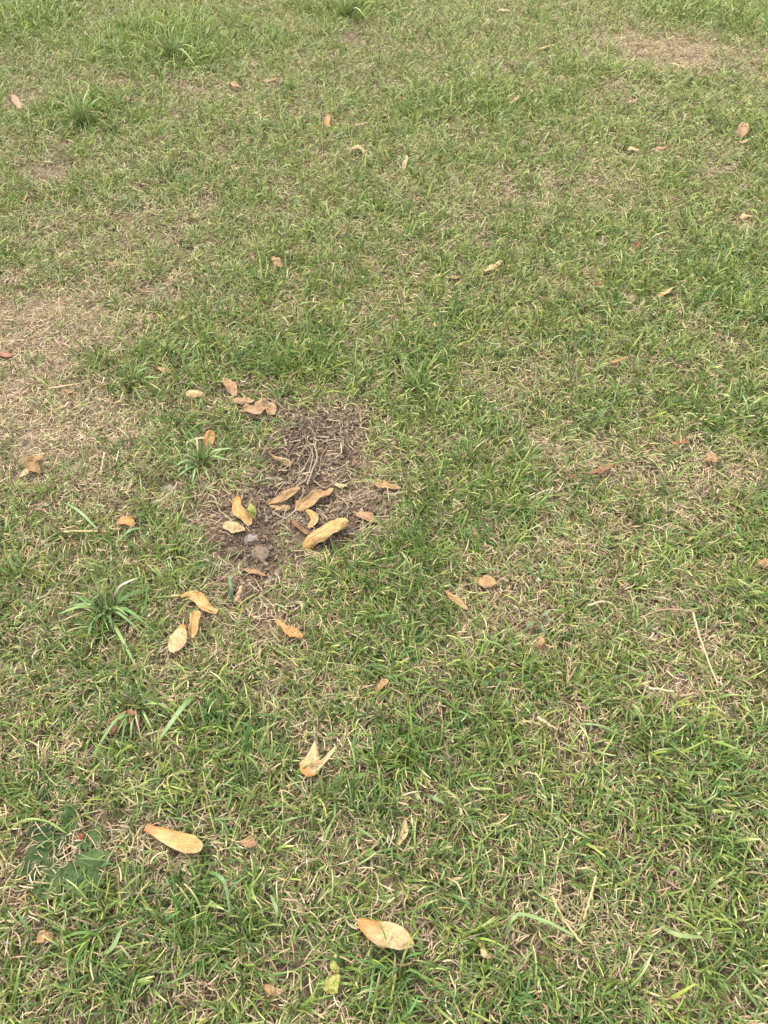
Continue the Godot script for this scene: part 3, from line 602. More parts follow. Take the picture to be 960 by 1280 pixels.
	leaf("pale cream strip at the foot of the reddish folded leaf", [Vector3(1.2771, -2.8767, 0.0170), Vector3(1.2958, -2.8603, 0.0230), Vector3(1.3353, -2.8983, 0.0190)], {"w": 0.0135, "a": Color(0.374, 0.288, 0.158), "b": Color(0.403, 0.324, 0.202), "c": Color(0.259, 0.173, 0.072), "curl": -75, "full": 0.45, "curl1": -41.25})
	leaf("cream leaf near the far edge of the lawn", [Vector3(0.5527, -4.3595, 0.0250), Vector3(0.5802, -4.3692, 0.0330), Vector3(0.6133, -4.3756, 0.0250)], {"w": 0.0296, "a": Color(0.374, 0.288, 0.158), "b": Color(0.403, 0.324, 0.202), "c": Color(0.259, 0.173, 0.072), "curl": -75, "full": 0.5, "curl1": -41.25})
	leaf("yellow tan leaf in the dark green far lawn", [Vector3(0.6858, -3.8284, 0.0250), Vector3(0.7222, -3.8406, 0.0310), Vector3(0.7649, -3.8820, 0.0250)], {"w": 0.0201, "a": Color(0.338, 0.241, 0.119), "b": Color(0.374, 0.295, 0.173), "c": Color(0.245, 0.130, 0.043), "curl": -75, "full": 0.45, "curl1": -41.25})
	leaf("orange pink curled leaf in the far left lawn", [Vector3(-0.6332, -3.4121, 0.0210), Vector3(-0.6041, -3.3698, 0.0270), Vector3(-0.5778, -3.3602, 0.0210)], {"w": 0.0244, "a": Color(0.230, 0.140, 0.072), "b": Color(0.288, 0.194, 0.108), "c": Color(0.130, 0.065, 0.032), "curl": 120, "full": 0.4, "wave": 0.5, "curl1": 66})
	leaf("faded tan leaf just right of the orange pink curled leaf", [Vector3(-0.5015, -3.4338, 0.0210), Vector3(-0.4706, -3.4257, 0.0270), Vector3(-0.4391, -3.4662, 0.0210)], {"w": 0.0247, "a": Color(0.245, 0.155, 0.068), "b": Color(0.288, 0.198, 0.101), "c": Color(0.158, 0.079, 0.029), "curl": -45, "full": 0.5, "wave": 0.3, "curl1": -24.75})
	leaf("rusty leaf near the far left edge", [Vector3(-1.4879, -3.3117, 0.0210), Vector3(-1.4466, -3.2361, 0.0250), Vector3(-1.4119, -3.1702, 0.0190)], {"w": 0.0265, "a": Color(0.230, 0.140, 0.072), "b": Color(0.288, 0.194, 0.108), "c": Color(0.130, 0.065, 0.032), "curl": 60, "full": 0.5, "curl1": 33})
	leaf("rusty shred beside the bushy tuft, far left", [Vector3(-1.0268, -3.2753, 0.0210), Vector3(-0.9993, -3.2259, 0.0250)], {"w": 0.0208, "a": Color(0.173, 0.068, 0.023), "b": Color(0.216, 0.101, 0.043), "c": Color(0.094, 0.036, 0.016), "curl": 75, "full": 0.5, "base": 0.3, "curl1": 41.25})
	leaf("pink scrap in the upper right lawn, left of the reddish folded leaf", [Vector3(0.9489, -3.2072, 0.0210), Vector3(0.9676, -3.2120, 0.0250), Vector3(0.9960, -3.2377, 0.0210)], {"w": 0.0206, "a": Color(0.230, 0.140, 0.072), "b": Color(0.288, 0.194, 0.108), "c": Color(0.130, 0.065, 0.032), "curl": -60, "full": 0.5, "curl1": -33})
	leaf("yellowish tan leaf near the right edge, below the reddish folded leaf", [Vector3(1.1198, -2.3217, 0.0170), Vector3(1.1386, -2.3244, 0.0230), Vector3(1.1670, -2.3289, 0.0170)], {"w": 0.0187, "a": Color(0.338, 0.241, 0.119), "b": Color(0.374, 0.295, 0.173), "c": Color(0.245, 0.130, 0.043), "curl": -60, "full": 0.45, "wave": 0.4, "curl1": -33})
	leaf("dull pink scrap left of the yellowish tan leaf", [Vector3(1.0565, -2.3643, 0.0170), Vector3(1.0725, -2.3715, 0.0210)], {"w": 0.0166, "a": Color(0.230, 0.140, 0.072), "b": Color(0.288, 0.194, 0.108), "c": Color(0.130, 0.065, 0.032), "curl": 60, "full": 0.5, "base": 0.3, "tip": 0.3, "curl1": 33})
	leaf("tan leaf on edge in the middle of the upper lawn", [Vector3(0.5021, -3.2174, 0.0190), Vector3(0.5167, -3.2446, 0.0270), Vector3(0.5330, -3.2810, 0.0310)], {"w": 0.0177, "a": Color(0.245, 0.155, 0.068), "b": Color(0.288, 0.198, 0.101), "c": Color(0.158, 0.079, 0.029), "curl": 75, "full": 0.5, "curl1": 41.25})
	leaf("yellow brown leaf flat in the dry far right area", [Vector3(1.2394, -3.6859, 0.0130), Vector3(1.2621, -3.6440, 0.0170), Vector3(1.2898, -3.6394, 0.0130)], {"w": 0.0192, "a": Color(0.338, 0.241, 0.119), "b": Color(0.374, 0.295, 0.173), "c": Color(0.245, 0.130, 0.043), "curl": -60, "full": 0.5, "curl1": -33})
	leaf("faint tan leaf under grass above the pale slantwise leaf", [Vector3(0.1729, -1.9712, 0.0150), Vector3(0.1944, -1.9545, 0.0210), Vector3(0.2182, -1.9677, 0.0150)], {"w": 0.0169, "a": Color(0.245, 0.155, 0.068), "b": Color(0.288, 0.198, 0.101), "c": Color(0.158, 0.079, 0.029), "curl": -45, "full": 0.5, "curl1": -24.75})
	leaf("thin tan sliver in the middle right lawn", [Vector3(0.5480, -1.5520, 0.0190), Vector3(0.5743, -1.5594, 0.0230), Vector3(0.6107, -1.5790, 0.0210)], {"w": 0.0112, "a": Color(0.245, 0.155, 0.068), "b": Color(0.288, 0.198, 0.101), "c": Color(0.158, 0.079, 0.029), "curl": -75, "full": 0.5, "curl1": -41.25})
	leaf("tan scrap above the cream scoop leaf", [Vector3(-0.3648, -1.7642, 0.0150), Vector3(-0.3474, -1.7471, 0.0190)], {"w": 0.0158, "a": Color(0.245, 0.155, 0.068), "b": Color(0.288, 0.198, 0.101), "c": Color(0.158, 0.079, 0.029), "curl": 45, "full": 0.5, "base": 0.3, "tip": 0.3, "curl1": 24.75})
	leaf("faded orange leaf hidden low in grass at the nearest left", [Vector3(-0.4761, -0.2729, 0.0180), Vector3(-0.4652, -0.2763, 0.0240), Vector3(-0.4551, -0.2767, 0.0180)], {"w": 0.0156, "a": Color(0.245, 0.155, 0.068), "b": Color(0.288, 0.198, 0.101), "c": Color(0.158, 0.079, 0.029), "curl": 60, "full": 0.5, "sink": 0.008, "curl1": 33})
	leaf("pale tan husk low in grass near the bottom left", [Vector3(-0.1593, -0.2200, 0.0160), Vector3(-0.1474, -0.2134, 0.0220), Vector3(-0.1353, -0.2126, 0.0160)], {"w": 0.0118, "a": Color(0.245, 0.155, 0.068), "b": Color(0.288, 0.198, 0.101), "c": Color(0.158, 0.079, 0.029), "curl": -75, "full": 0.5, "sink": 0.006, "curl1": -41.25})
	leaf("whitish torn blade sheath standing in the nearest grass", [Vector3(0.0213, -0.3996, 0.0200), Vector3(0.0296, -0.4124, 0.0300), Vector3(0.0320, -0.4293, 0.0420)], {"w": 0.0109, "a": Color(0.374, 0.288, 0.158), "b": Color(0.403, 0.324, 0.202), "c": Color(0.259, 0.173, 0.072), "curl": 120, "full": 0.5, "base": 0.6, "curl1": 66})
	leaf("cream husk in front of the nearest right grass", [Vector3(0.1306, -0.2604, 0.0220), Vector3(0.1358, -0.2533, 0.0280), Vector3(0.1433, -0.2493, 0.0240)], {"w": 0.0099, "a": Color(0.374, 0.288, 0.158), "b": Color(0.403, 0.324, 0.202), "c": Color(0.259, 0.173, 0.072), "curl": -75, "full": 0.5, "curl1": -41.25})

func add_weeds_and_tufts() -> void:
	weed("flat dark green broadleaf weed with scalloped leaves, among grass at lower left", Vector3(-0.4651, -0.3884, 0.0100), [[[Vector3(-0.4671, -0.3981, 0.0080), Vector3(-0.4705, -0.4243, 0.0160), Vector3(-0.4797, -0.4668, 0.0160)], 0.0360, Color(0.026, 0.044, 0.016)], [[Vector3(-0.4753, -0.3962, 0.0070), Vector3(-0.5015, -0.4106, 0.0130), Vector3(-0.5378, -0.4345, 0.0130)], 0.0408, Color(0.017, 0.031, 0.012)], [[Vector3(-0.4759, -0.3894, 0.0070), Vector3(-0.5019, -0.3789, 0.0130), Vector3(-0.5372, -0.3686, 0.0120)], 0.0525, Color(0.017, 0.031, 0.012)], [[Vector3(-0.4681, -0.3782, 0.0070), Vector3(-0.4785, -0.3545, 0.0130), Vector3(-0.4891, -0.3251, 0.0120)], 0.0451, Color(0.026, 0.044, 0.016)], [[Vector3(-0.4593, -0.3822, 0.0080), Vector3(-0.4425, -0.3595, 0.0170), Vector3(-0.4289, -0.3286, 0.0130)], 0.0428, Color(0.027, 0.043, 0.016)], [[Vector3(-0.4562, -0.3905, 0.0100), Vector3(-0.4301, -0.3810, 0.0180), Vector3(-0.3992, -0.3771, 0.0160)], 0.0407, Color(0.027, 0.043, 0.016)], [[Vector3(-0.4580, -0.3974, 0.0100), Vector3(-0.4377, -0.4089, 0.0160), Vector3(-0.4135, -0.4145, 0.0130)], 0.0360, Color(0.026, 0.044, 0.016)], [[Vector3(-0.4568, -0.3803, 0.0070), Vector3(-0.4291, -0.3572, 0.0170), Vector3(-0.4030, -0.3497, 0.0130)], 0.0333, Color(0.027, 0.043, 0.016)]])
	weed("small grey green weed sprig with narrow leaves in the middle right lawn", Vector3(0.2822, -0.8036, 0.0100), [[[Vector3(0.2820, -0.8040, 0.0120), Vector3(0.2907, -0.8021, 0.0300), Vector3(0.3019, -0.8065, 0.0360)], 0.0074, Color(0.085, 0.108, 0.060)], [[Vector3(0.2801, -0.8006, 0.0120), Vector3(0.2657, -0.7851, 0.0280), Vector3(0.2556, -0.7754, 0.0300)], 0.0074, Color(0.075, 0.100, 0.050)], [[Vector3(0.2828, -0.7988, 0.0120), Vector3(0.2855, -0.7809, 0.0260), Vector3(0.2866, -0.7674, 0.0260)], 0.0074, Color(0.075, 0.100, 0.050)], [[Vector3(0.2847, -0.8023, 0.0120), Vector3(0.2989, -0.7944, 0.0260), Vector3(0.3092, -0.7877, 0.0280)], 0.0059, Color(0.085, 0.108, 0.060)]])
	weed("small blue green weed sprig left of the kite shaped leaf's row, in lower grass", Vector3(0.1862, -0.6873, 0.0100), [[[Vector3(0.1860, -0.6878, 0.0120), Vector3(0.1761, -0.6899, 0.0300), Vector3(0.1673, -0.6896, 0.0360)], 0.0098, Color(0.038, 0.066, 0.030)], [[Vector3(0.1872, -0.6861, 0.0120), Vector3(0.1954, -0.6878, 0.0280), Vector3(0.2063, -0.6897, 0.0300)], 0.0098, Color(0.038, 0.066, 0.030)], [[Vector3(0.1855, -0.6829, 0.0120), Vector3(0.1742, -0.6652, 0.0260), Vector3(0.1667, -0.6574, 0.0260)], 0.0084, Color(0.042, 0.070, 0.032)], [[Vector3(0.1883, -0.6829, 0.0120), Vector3(0.1963, -0.6682, 0.0260), Vector3(0.2036, -0.6603, 0.0260)], 0.0084, Color(0.042, 0.070, 0.032)]])
	tuft("coarse dark green grass tuft with broad spreading blades, lower left", Vector3(-0.5127, -0.8269, 0.0030), [Vector3(-0.5835, -0.7875, 0.0300), Vector3(-0.5885, -0.7962, 0.0400), Vector3(-0.5247, -0.6997, 0.0150), Vector3(-0.5269, -0.7481, 0.0300), Vector3(-0.4199, -0.6836, 0.0100), Vector3(-0.4328, -0.7626, 0.0300), Vector3(-0.3916, -0.7488, 0.0300), Vector3(-0.4796, -0.7601, 0.0300), Vector3(-0.4528, -0.8617, 0.0600), Vector3(-0.4251, -0.8450, 0.0500), Vector3(-0.5445, -0.8230, 0.0500), Vector3(-0.4810, -0.8543, 0.0700), Vector3(-0.5000, -0.7439, 0.0200), Vector3(-0.5673, -0.8147, 0.0400), Vector3(-0.4553, -0.7833, 0.0500), Vector3(-0.5194, -0.8331, 0.0600)], 0.0067, Color(0.046, 0.103, 0.035), 33, 0.075, 0.25)
	tuft("green tuft of long flat blades beside the brown stalked leaf", Vector3(-0.4177, -0.6316, 0.0030), [Vector3(-0.4647, -0.5276, 0.0250), Vector3(-0.4565, -0.5456, 0.0300), Vector3(-0.4234, -0.5461, 0.0200), Vector3(-0.4081, -0.5412, 0.0100), Vector3(-0.3899, -0.5571, 0.0200), Vector3(-0.3739, -0.5739, 0.0200), Vector3(-0.4364, -0.6345, 0.0500), Vector3(-0.3841, -0.6384, 0.0500), Vector3(-0.3624, -0.6176, 0.0400)], 0.0053, Color(0.055, 0.115, 0.037), 33, 0.068, 0.25)
	tuft("short green tuft on the left rim of the bare hollow", Vector3(-0.4009, -1.2136, 0.0030), [Vector3(-0.4371, -1.1517, 0.0300), Vector3(-0.4540, -1.1784, 0.0300), Vector3(-0.4283, -1.2202, 0.0500), Vector3(-0.4071, -1.2486, 0.0600), Vector3(-0.3677, -1.2307, 0.0500), Vector3(-0.3344, -1.1925, 0.0400), Vector3(-0.3708, -1.1512, 0.0200), Vector3(-0.4068, -1.1421, 0.0200), Vector3(-0.3282, -1.2204, 0.0500)], 0.0059, Color(0.069, 0.120, 0.041), 38, 0.075, 0.25)
	tuft("upright green tuft in the coarse grass left of the hollow", Vector3(-0.6136, -1.4847, 0.0030), [Vector3(-0.6520, -1.4832, 0.0400), Vector3(-0.6323, -1.5033, 0.0600), Vector3(-0.5974, -1.5122, 0.0700), Vector3(-0.5620, -1.4955, 0.0600), Vector3(-0.5321, -1.4667, 0.0500), Vector3(-0.5216, -1.4387, 0.0300), Vector3(-0.6187, -1.4083, 0.0300), Vector3(-0.5648, -1.4071, 0.0200)], 0.0055, Color(0.078, 0.143, 0.032), 38, 0.075, 0.60)
	tuft("tall bushy green tuft in the far left lawn", Vector3(-1.1295, -3.0234, 0.0030), [Vector3(-1.1855, -3.0190, 0.0600), Vector3(-1.2410, -3.0793, 0.0800), Vector3(-1.1560, -3.1077, 0.0900), Vector3(-1.1129, -3.1265, 0.1000), Vector3(-1.0550, -3.0976, 0.0900), Vector3(-1.0124, -3.0441, 0.0700), Vector3(-1.0521, -2.9771, 0.0800), Vector3(-1.1510, -2.9248, 0.0400), Vector3(-0.9956, -2.9394, 0.0400)], 0.0044, Color(0.092, 0.166, 0.037), 96, 0.112, 0.80)
	tuft("dark green tuft above the hollow's right corner", Vector3(0.0779, -1.4780, 0.0030), [Vector3(0.0287, -1.4781, 0.0500), Vector3(0.0535, -1.5001, 0.0700), Vector3(0.0922, -1.5110, 0.0700), Vector3(0.1237, -1.4747, 0.0600), Vector3(0.1425, -1.4482, 0.0400), Vector3(0.0376, -1.4122, 0.0300), Vector3(0.1124, -1.3995, 0.0300)], 0.0049, Color(0.074, 0.143, 0.028), 43, 0.075, 0.60)
	tuft("bright green tuft at the far edge, middle", Vector3(-0.1867, -4.2954, 0.0030), [Vector3(-0.2460, -4.2256, 0.0800), Vector3(-0.2082, -4.2498, 0.1000), Vector3(-0.1515, -4.2525, 0.1000), Vector3(-0.0945, -4.2135, 0.0800), Vector3(-0.2646, -4.1875, 0.0500), Vector3(-0.0751, -4.1480, 0.0500)], 0.0057, Color(0.110, 0.184, 0.032), 96, 0.120, 0.80)
	tuft("tall soft green tuft in the far left lawn above the bushy one", Vector3(-0.9196, -3.6895, 0.0030), [Vector3(-0.9615, -3.6495, 0.0900), Vector3(-0.9155, -3.6931, 0.1100), Vector3(-0.8505, -3.6686, 0.1100), Vector3(-0.7883, -3.6166, 0.0900), Vector3(-0.9729, -3.5793, 0.0500), Vector3(-0.7806, -3.5267, 0.0500)], 0.0051, Color(0.101, 0.170, 0.041), 96, 0.135, 0.80)
	broad_blade("long broad pale green blade lying down, below the spoon leaf", [Vector3(-0.3201, -0.6533, 0.0060), Vector3(-0.3285, -0.6208, 0.0340), Vector3(-0.3453, -0.5894, 0.0340), Vector3(-0.3640, -0.5608, 0.0240)], 0.0091, Color(0.074, 0.119, 0.043))
	broad_blade("broad pale green blade bent sharply like a gable, near bottom right", [Vector3(0.1655, -0.2778, 0.0060), Vector3(0.1737, -0.2910, 0.0420), Vector3(0.1876, -0.2980, 0.0420), Vector3(0.2229, -0.2891, 0.0380), Vector3(0.2628, -0.2733, 0.0260)], 0.0055, Color(0.093, 0.136, 0.050))
	broad_blade("long green blade arching to a bent tip in nearest left grass", [Vector3(-0.2618, -0.3671, 0.0060), Vector3(-0.2316, -0.3482, 0.0400), Vector3(-0.2211, -0.3325, 0.0360), Vector3(-0.2151, -0.3070, 0.0240)], 0.0052, Color(0.068, 0.116, 0.040))
	broad_blade("arching yellow green blade across the broadleaf weed", [Vector3(-0.5756, -0.4140, 0.0060), Vector3(-0.5358, -0.4270, 0.0400), Vector3(-0.5012, -0.4258, 0.0420), Vector3(-0.4667, -0.4105, 0.0320)], 0.0033, Color(0.099, 0.136, 0.025))
	broad_blade("broad green blade arched over the left lawn above the spoon leaf", [Vector3(-0.4735, -1.0322, 0.0060), Vector3(-0.5025, -1.0061, 0.0320), Vector3(-0.5274, -0.9854, 0.0220)], 0.0054, Color(0.074, 0.116, 0.035))
	broad_blade("pale green blade slanting left of the orange tan cup leaf", [Vector3(-0.6729, -1.1035, 0.0060), Vector3(-0.6180, -1.0523, 0.0340), Vector3(-0.5774, -1.0172, 0.0200)], 0.0056, Color(0.099, 0.143, 0.060))
	broad_blade("flat grey green blade piece lying in the lower middle grass", [Vector3(0.0625, -0.4822, 0.0060), Vector3(0.0744, -0.4654, 0.0320), Vector3(0.0924, -0.4569, 0.0280)], 0.0062, Color(0.081, 0.122, 0.052))
	broad_blade("upright blue green blade below the hollow, beside the pale stalk", [Vector3(-0.2832, -0.8414, 0.0060), Vector3(-0.2821, -0.8482, 0.0400), Vector3(-0.2877, -0.8735, 0.0560)], 0.0058, Color(0.053, 0.102, 0.043))
	broad_blade("long pale green blade lying level at lower left of the kite leaf", [Vector3(-0.1679, -0.4329, 0.0060), Vector3(-0.1413, -0.4331, 0.0320), Vector3(-0.1063, -0.4421, 0.0280)], 0.0027, Color(0.081, 0.122, 0.043))
	broad_blade("yellow green blade bent down at the bottom right corner", [Vector3(0.4760, -0.2428, 0.0060), Vector3(0.4685, -0.2181, 0.0360), Vector3(0.4834, -0.1948, 0.0260)], 0.0054, Color(0.087, 0.129, 0.040))
	broad_blade("wide grey green blade lying in the middle lawn right of the hollow", [Vector3(0.2603, -1.6803, 0.0060), Vector3(0.2795, -1.6268, 0.0320), Vector3(0.3139, -1.6402, 0.0260)], 0.0069, Color(0.099, 0.143, 0.065))
	broad_blade("green blade lying aslant below the arched yellow tan nearest leaf", [Vector3(-0.1564, -0.2912, 0.0060), Vector3(-0.1480, -0.3044, 0.0340), Vector3(-0.1596, -0.3281, 0.0300)], 0.0050, Color(0.074, 0.116, 0.040))
	broad_blade("broad pale blade leaning in the nearest left corner", [Vector3(-0.3938, -0.2558, 0.0060), Vector3(-0.3644, -0.2594, 0.0380), Vector3(-0.3556, -0.2825, 0.0420)], 0.0061, Color(0.099, 0.143, 0.050))
	broad_blade("twisted pale green blade near the bottom right edge", [Vector3(0.3767, -0.3014, 0.0060), Vector3(0.3958, -0.2761, 0.0360), Vector3(0.4363, -0.2746, 0.0280)], 0.0062, Color(0.105, 0.136, 0.050))

func add_stones_and_stalks() -> void:
	stone("pebble", "pale grey pebble beside the pale yellow oblong leaf", Vector3(-0.2729, 0.0, -1.0209), Vector3(0.0146, 0.0035, 0.0117), Color(0.120, 0.108, 0.094), 0.4)
	stone("stone", "flat reddish brown stone at the lower end of the bare soil", Vector3(-0.2495, 0.0, -0.9804), Vector3(0.0207, 0.0050, 0.0184), Color(0.084, 0.060, 0.042), -0.5)
	stone("earth_clod", "dark lump of earth above the flat reddish brown stone", Vector3(-0.3049, 0.0, -0.9789), Vector3(0.0160, 0.0100, 0.0113), Color(0.075, 0.050, 0.036), 0)
	stone("earth_clod", "grey brown clod of earth in the left dry grass by the hollow", Vector3(-0.4569, 0.0, -1.1386), Vector3(0.0189, 0.0070, 0.0142), Color(0.135, 0.108, 0.084), 0.3)
	stone("pebble", "small grey pebble on the soil under the pinkish horned leaf", Vector3(-0.2320, 0.0, -1.2027), Vector3(0.0061, 0.0025, 0.0073), Color(0.120, 0.105, 0.090), 0)
	stone("earth_clod", "grey brown clod at the lower right of the hollow", Vector3(-0.2018, 0.0, -0.9357), Vector3(0.0156, 0.0060, 0.0109), Color(0.088, 0.063, 0.045), 0.8)
	stone("pebble", "small brown pebble at the hollow's left rim by the orange ended leaf", Vector3(-0.3119, 0.0, -1.0734), Vector3(0.0067, 0.0030, 0.0101), Color(0.120, 0.085, 0.065), 0)
	stone("berry", "tiny red berry among the broadleaf weed's leaves", Vector3(-0.4481, 0.0, -0.4093), Vector3(0.0042, 0.0035, 0.0041), Color(0.120, 0.030, 0.015), 0)
	stalk("dry_stalk", "long pale straw stalk slanting down the right lawn", [Vector3(0.5596, -0.8034, 0.0360), Vector3(0.5567, -0.7586, 0.0400), Vector3(0.5586, -0.7076, 0.0400), Vector3(0.5694, -0.6607, 0.0260)], 0.00209, 0.00150, Color(0.420, 0.345, 0.215))
	stalk("dry_stalk", "thin straw arch leading to the long pale stalk", [Vector3(0.4646, -0.7970, 0.0260), Vector3(0.5082, -0.8079, 0.0360), Vector3(0.5591, -0.8037, 0.0380)], 0.00178, 0.00149, Color(0.280, 0.200, 0.130))
	stalk("dry_stalk", "short whitish straw piece below the long pale stalk", [Vector3(0.4474, -0.6535, 0.0300), Vector3(0.4642, -0.6486, 0.0340), Vector3(0.4879, -0.6467, 0.0300)], 0.00222, 0.00166, Color(0.460, 0.400, 0.290))
	stalk("dry_stalk", "pinkish straw piece right of the short whitish straw", [Vector3(0.4982, -0.6401, 0.0260), Vector3(0.5217, -0.6432, 0.0320), Vector3(0.5333, -0.6392, 0.0260)], 0.00275, 0.00206, Color(0.280, 0.200, 0.130))
	stalk("dry_stalk", "pale straw lying aslant in the lower right grass", [Vector3(0.2510, -0.5962, 0.0300), Vector3(0.2638, -0.5831, 0.0360), Vector3(0.2791, -0.5748, 0.0300)], 0.00303, 0.00168, Color(0.420, 0.345, 0.215))
	stalk("dry_root", "dry root curving in a loop over the bare soil, outer strand", [Vector3(-0.1692, -1.1838, 0.0040), Vector3(-0.1613, -1.2101, 0.0160), Vector3(-0.1514, -1.2546, 0.0180), Vector3(-0.1589, -1.2941, 0.0200), Vector3(-0.1824, -1.2872, 0.0160), Vector3(-0.1970, -1.2501, 0.0060)], 0.00258, 0.00155, Color(0.235, 0.185, 0.130))
	stalk("dry_root", "dry root strand inside the loop on the bare soil", [Vector3(-0.1752, -1.1936, 0.0040), Vector3(-0.1648, -1.2320, 0.0120), Vector3(-0.1614, -1.2730, 0.0200), Vector3(-0.1739, -1.2986, 0.0160)], 0.00208, 0.00121, Color(0.235, 0.185, 0.130))
	stalk("dry_root", "frayed dry root strand beside the loop, lying to its left", [Vector3(-0.1918, -1.2016, 0.0030), Vector3(-0.1812, -1.2330, 0.0080), Vector3(-0.1670, -1.2687, 0.0140), Vector3(-0.1601, -1.3168, 0.0140), Vector3(-0.1515, -1.3442, 0.0180)], 0.00191, 0.00087, Color(0.235, 0.185, 0.130))
	stalk("dry_root", "short forked root fibre right of the loop on the bare soil", [Vector3(-0.1600, -1.2029, 0.0030), Vector3(-0.1452, -1.2291, 0.0080), Vector3(-0.1422, -1.2745, 0.0090), Vector3(-0.1253, -1.3088, 0.0060)], 0.00156, 0.00069, Color(0.235, 0.185, 0.130))
	stalk("twig", "reddish twig rising from the horned leaf to the hollow's top", [Vector3(-0.2176, -1.2634, 0.0060), Vector3(-0.1987, -1.2936, 0.0180), Vector3(-0.1690, -1.3276, 0.0240), Vector3(-0.1586, -1.3578, 0.0300)], 0.00178, 0.00080, Color(0.170, 0.095, 0.065))
	stalk("dry_stalk", "pale straw stub standing below the flat brown stone", [Vector3(-0.2770, -0.8443, 0.0100), Vector3(-0.2712, -0.8558, 0.0200), Vector3(-0.2690, -0.8685, 0.0260)], 0.00378, 0.00378, Color(0.450, 0.300, 0.170))
	stalk("dry_stalk", "long dry stem along the left rim of the hollow", [Vector3(-0.3721, -1.1462, 0.0080), Vector3(-0.3534, -1.1025, 0.0100), Vector3(-0.3382, -1.0727, 0.0060)], 0.00224, 0.00172, Color(0.235, 0.185, 0.130))
	stalk("dry_stalk", "thin straw across the soil below the ragged tan leaf", [Vector3(-0.2251, -1.0750, 0.0050), Vector3(-0.1986, -1.0598, 0.0090), Vector3(-0.1674, -1.0731, 0.0060)], 0.00183, 0.00150, Color(0.235, 0.185, 0.130))
	stalk("dry_stalk", "thin straw crossing the soil right of the root loop", [Vector3(-0.1541, -1.1976, 0.0060), Vector3(-0.1314, -1.1729, 0.0090), Vector3(-0.1096, -1.1924, 0.0080), Vector3(-0.0894, -1.2208, 0.0080)], 0.00173, 0.00156, Color(0.235, 0.185, 0.130))
	stalk("dry_stalk", "pale bent straw in the bare soil's right part", [Vector3(-0.1046, -1.1547, 0.0060), Vector3(-0.0822, -1.1260, 0.0120), Vector3(-0.0600, -1.1317, 0.0100), Vector3(-0.0309, -1.1456, 0.0120)], 0.00204, 0.00153, Color(0.235, 0.185, 0.130))
	stalk("dry_stalk", "straw leaning in the grass left of the hollow", [Vector3(-0.6090, -1.1720, 0.0160), Vector3(-0.6094, -1.1975, 0.0240), Vector3(-0.6094, -1.2258, 0.0300)], 0.00262, 0.00192, Color(0.420, 0.345, 0.215))
	stalk("dry_stalk", "fine yellow straw lying in the left dry grass", [Vector3(-0.8048, -1.4591, 0.0160), Vector3(-0.7573, -1.4657, 0.0220), Vector3(-0.7194, -1.4842, 0.0180)], 0.00234, 0.00175, Color(0.420, 0.345, 0.215))
	stalk("dry_stalk", "pale straw lying level at the left below the cup leaf", [Vector3(-0.6441, -1.0121, 0.0180), Vector3(-0.6096, -1.0093, 0.0240), Vector3(-0.5763, -1.0129, 0.0200)], 0.00245, 0.00212, Color(0.480, 0.400, 0.200))
	stalk("dry_stalk", "whitish straw in the left tuft pointing at the orange folded leaf", [Vector3(-0.4432, -1.2691, 0.0180), Vector3(-0.4197, -1.2765, 0.0260), Vector3(-0.3992, -1.2820, 0.0260)], 0.00363, 0.00272, Color(0.560, 0.480, 0.320))
	stalk("dry_stalk", "pale curved straw in middle right grass above the grey sprig", [Vector3(0.3753, -0.8243, 0.0240), Vector3(0.3992, -0.8274, 0.0320), Vector3(0.4191, -0.8218, 0.0300), Vector3(0.4284, -0.8129, 0.0200)], 0.00226, 0.00151, Color(0.420, 0.345, 0.215))
	stalk("dry_stalk", "straw standing between heart leaf and nearest grass", [Vector3(0.2770, -0.2969, 0.0200), Vector3(0.2866, -0.3225, 0.0400), Vector3(0.2978, -0.3472, 0.0460)], 0.00198, 0.00142, Color(0.420, 0.360, 0.180))
	stalk("dry_stalk", "yellowish dry stalk lying below the gable shaped blade", [Vector3(0.2360, -0.3262, 0.0260), Vector3(0.2470, -0.2942, 0.0300), Vector3(0.2679, -0.2655, 0.0260)], 0.00231, 0.00173, Color(0.400, 0.320, 0.170))

func weed(label: String, base: Vector3, leaves: Array) -> void:
	var at := Vector3(base.x, ground(base.x, base.y), base.y)
	var t := thing("broadleaf_weed", label, "weed", "", at)
	for q in leaves:
		leaf_count += 1
		var sp := spine_of(shifted(lift(q[0]), at), 26)
		var c: Color = q[2]
		var big: bool = q[1] > 0.02
		var o := {"w": q[1], "a": c, "b": c.lerp(Color(0.14, 0.16, 0.07), 0.25), "c": c * 0.8, "curl": -35.0, "fold": 0.22, "full": 0.5, "wide": 0.58, "base": 0.22, "tip": 0.12, "rough": 0.0022 if big else 0.0008, "wave": 0.25, "vein": 0.0007 if big else 0.0002, "blot": 0.3, "twist": rf(-40, 40), "roll": rf(-24, 24)}
		if big:
			o["lobes"] = 5.0
			o["lobe"] = 0.5
		var lf := part("weed_leaf", sheet(sp, o, 12, leaf_count * 41.0), mats.weed, t)
		if big:
			var rib := PackedVector3Array()
			for i in 25:
				rib.append(sp[i] + Vector3(0, 0.0004, 0))
			part("midrib", tube(rib, 0.0011, 0.0003, c.lerp(Color(0.3, 0.33, 0.2), 0.5), c), mats.weed, lf)
		for p in sp:
			var g := p + at
			if not big or rng.randf() < 0.14:
				add_cover(g, q[1] * 0.3, 0.02)

func blade_path(a: Vector3, b: Vector3, rise: float) -> PackedVector3Array:
	var m := a.lerp(b, 0.45) + Vector3(0, rise, 0)
	return PackedVector3Array([a, m, b])

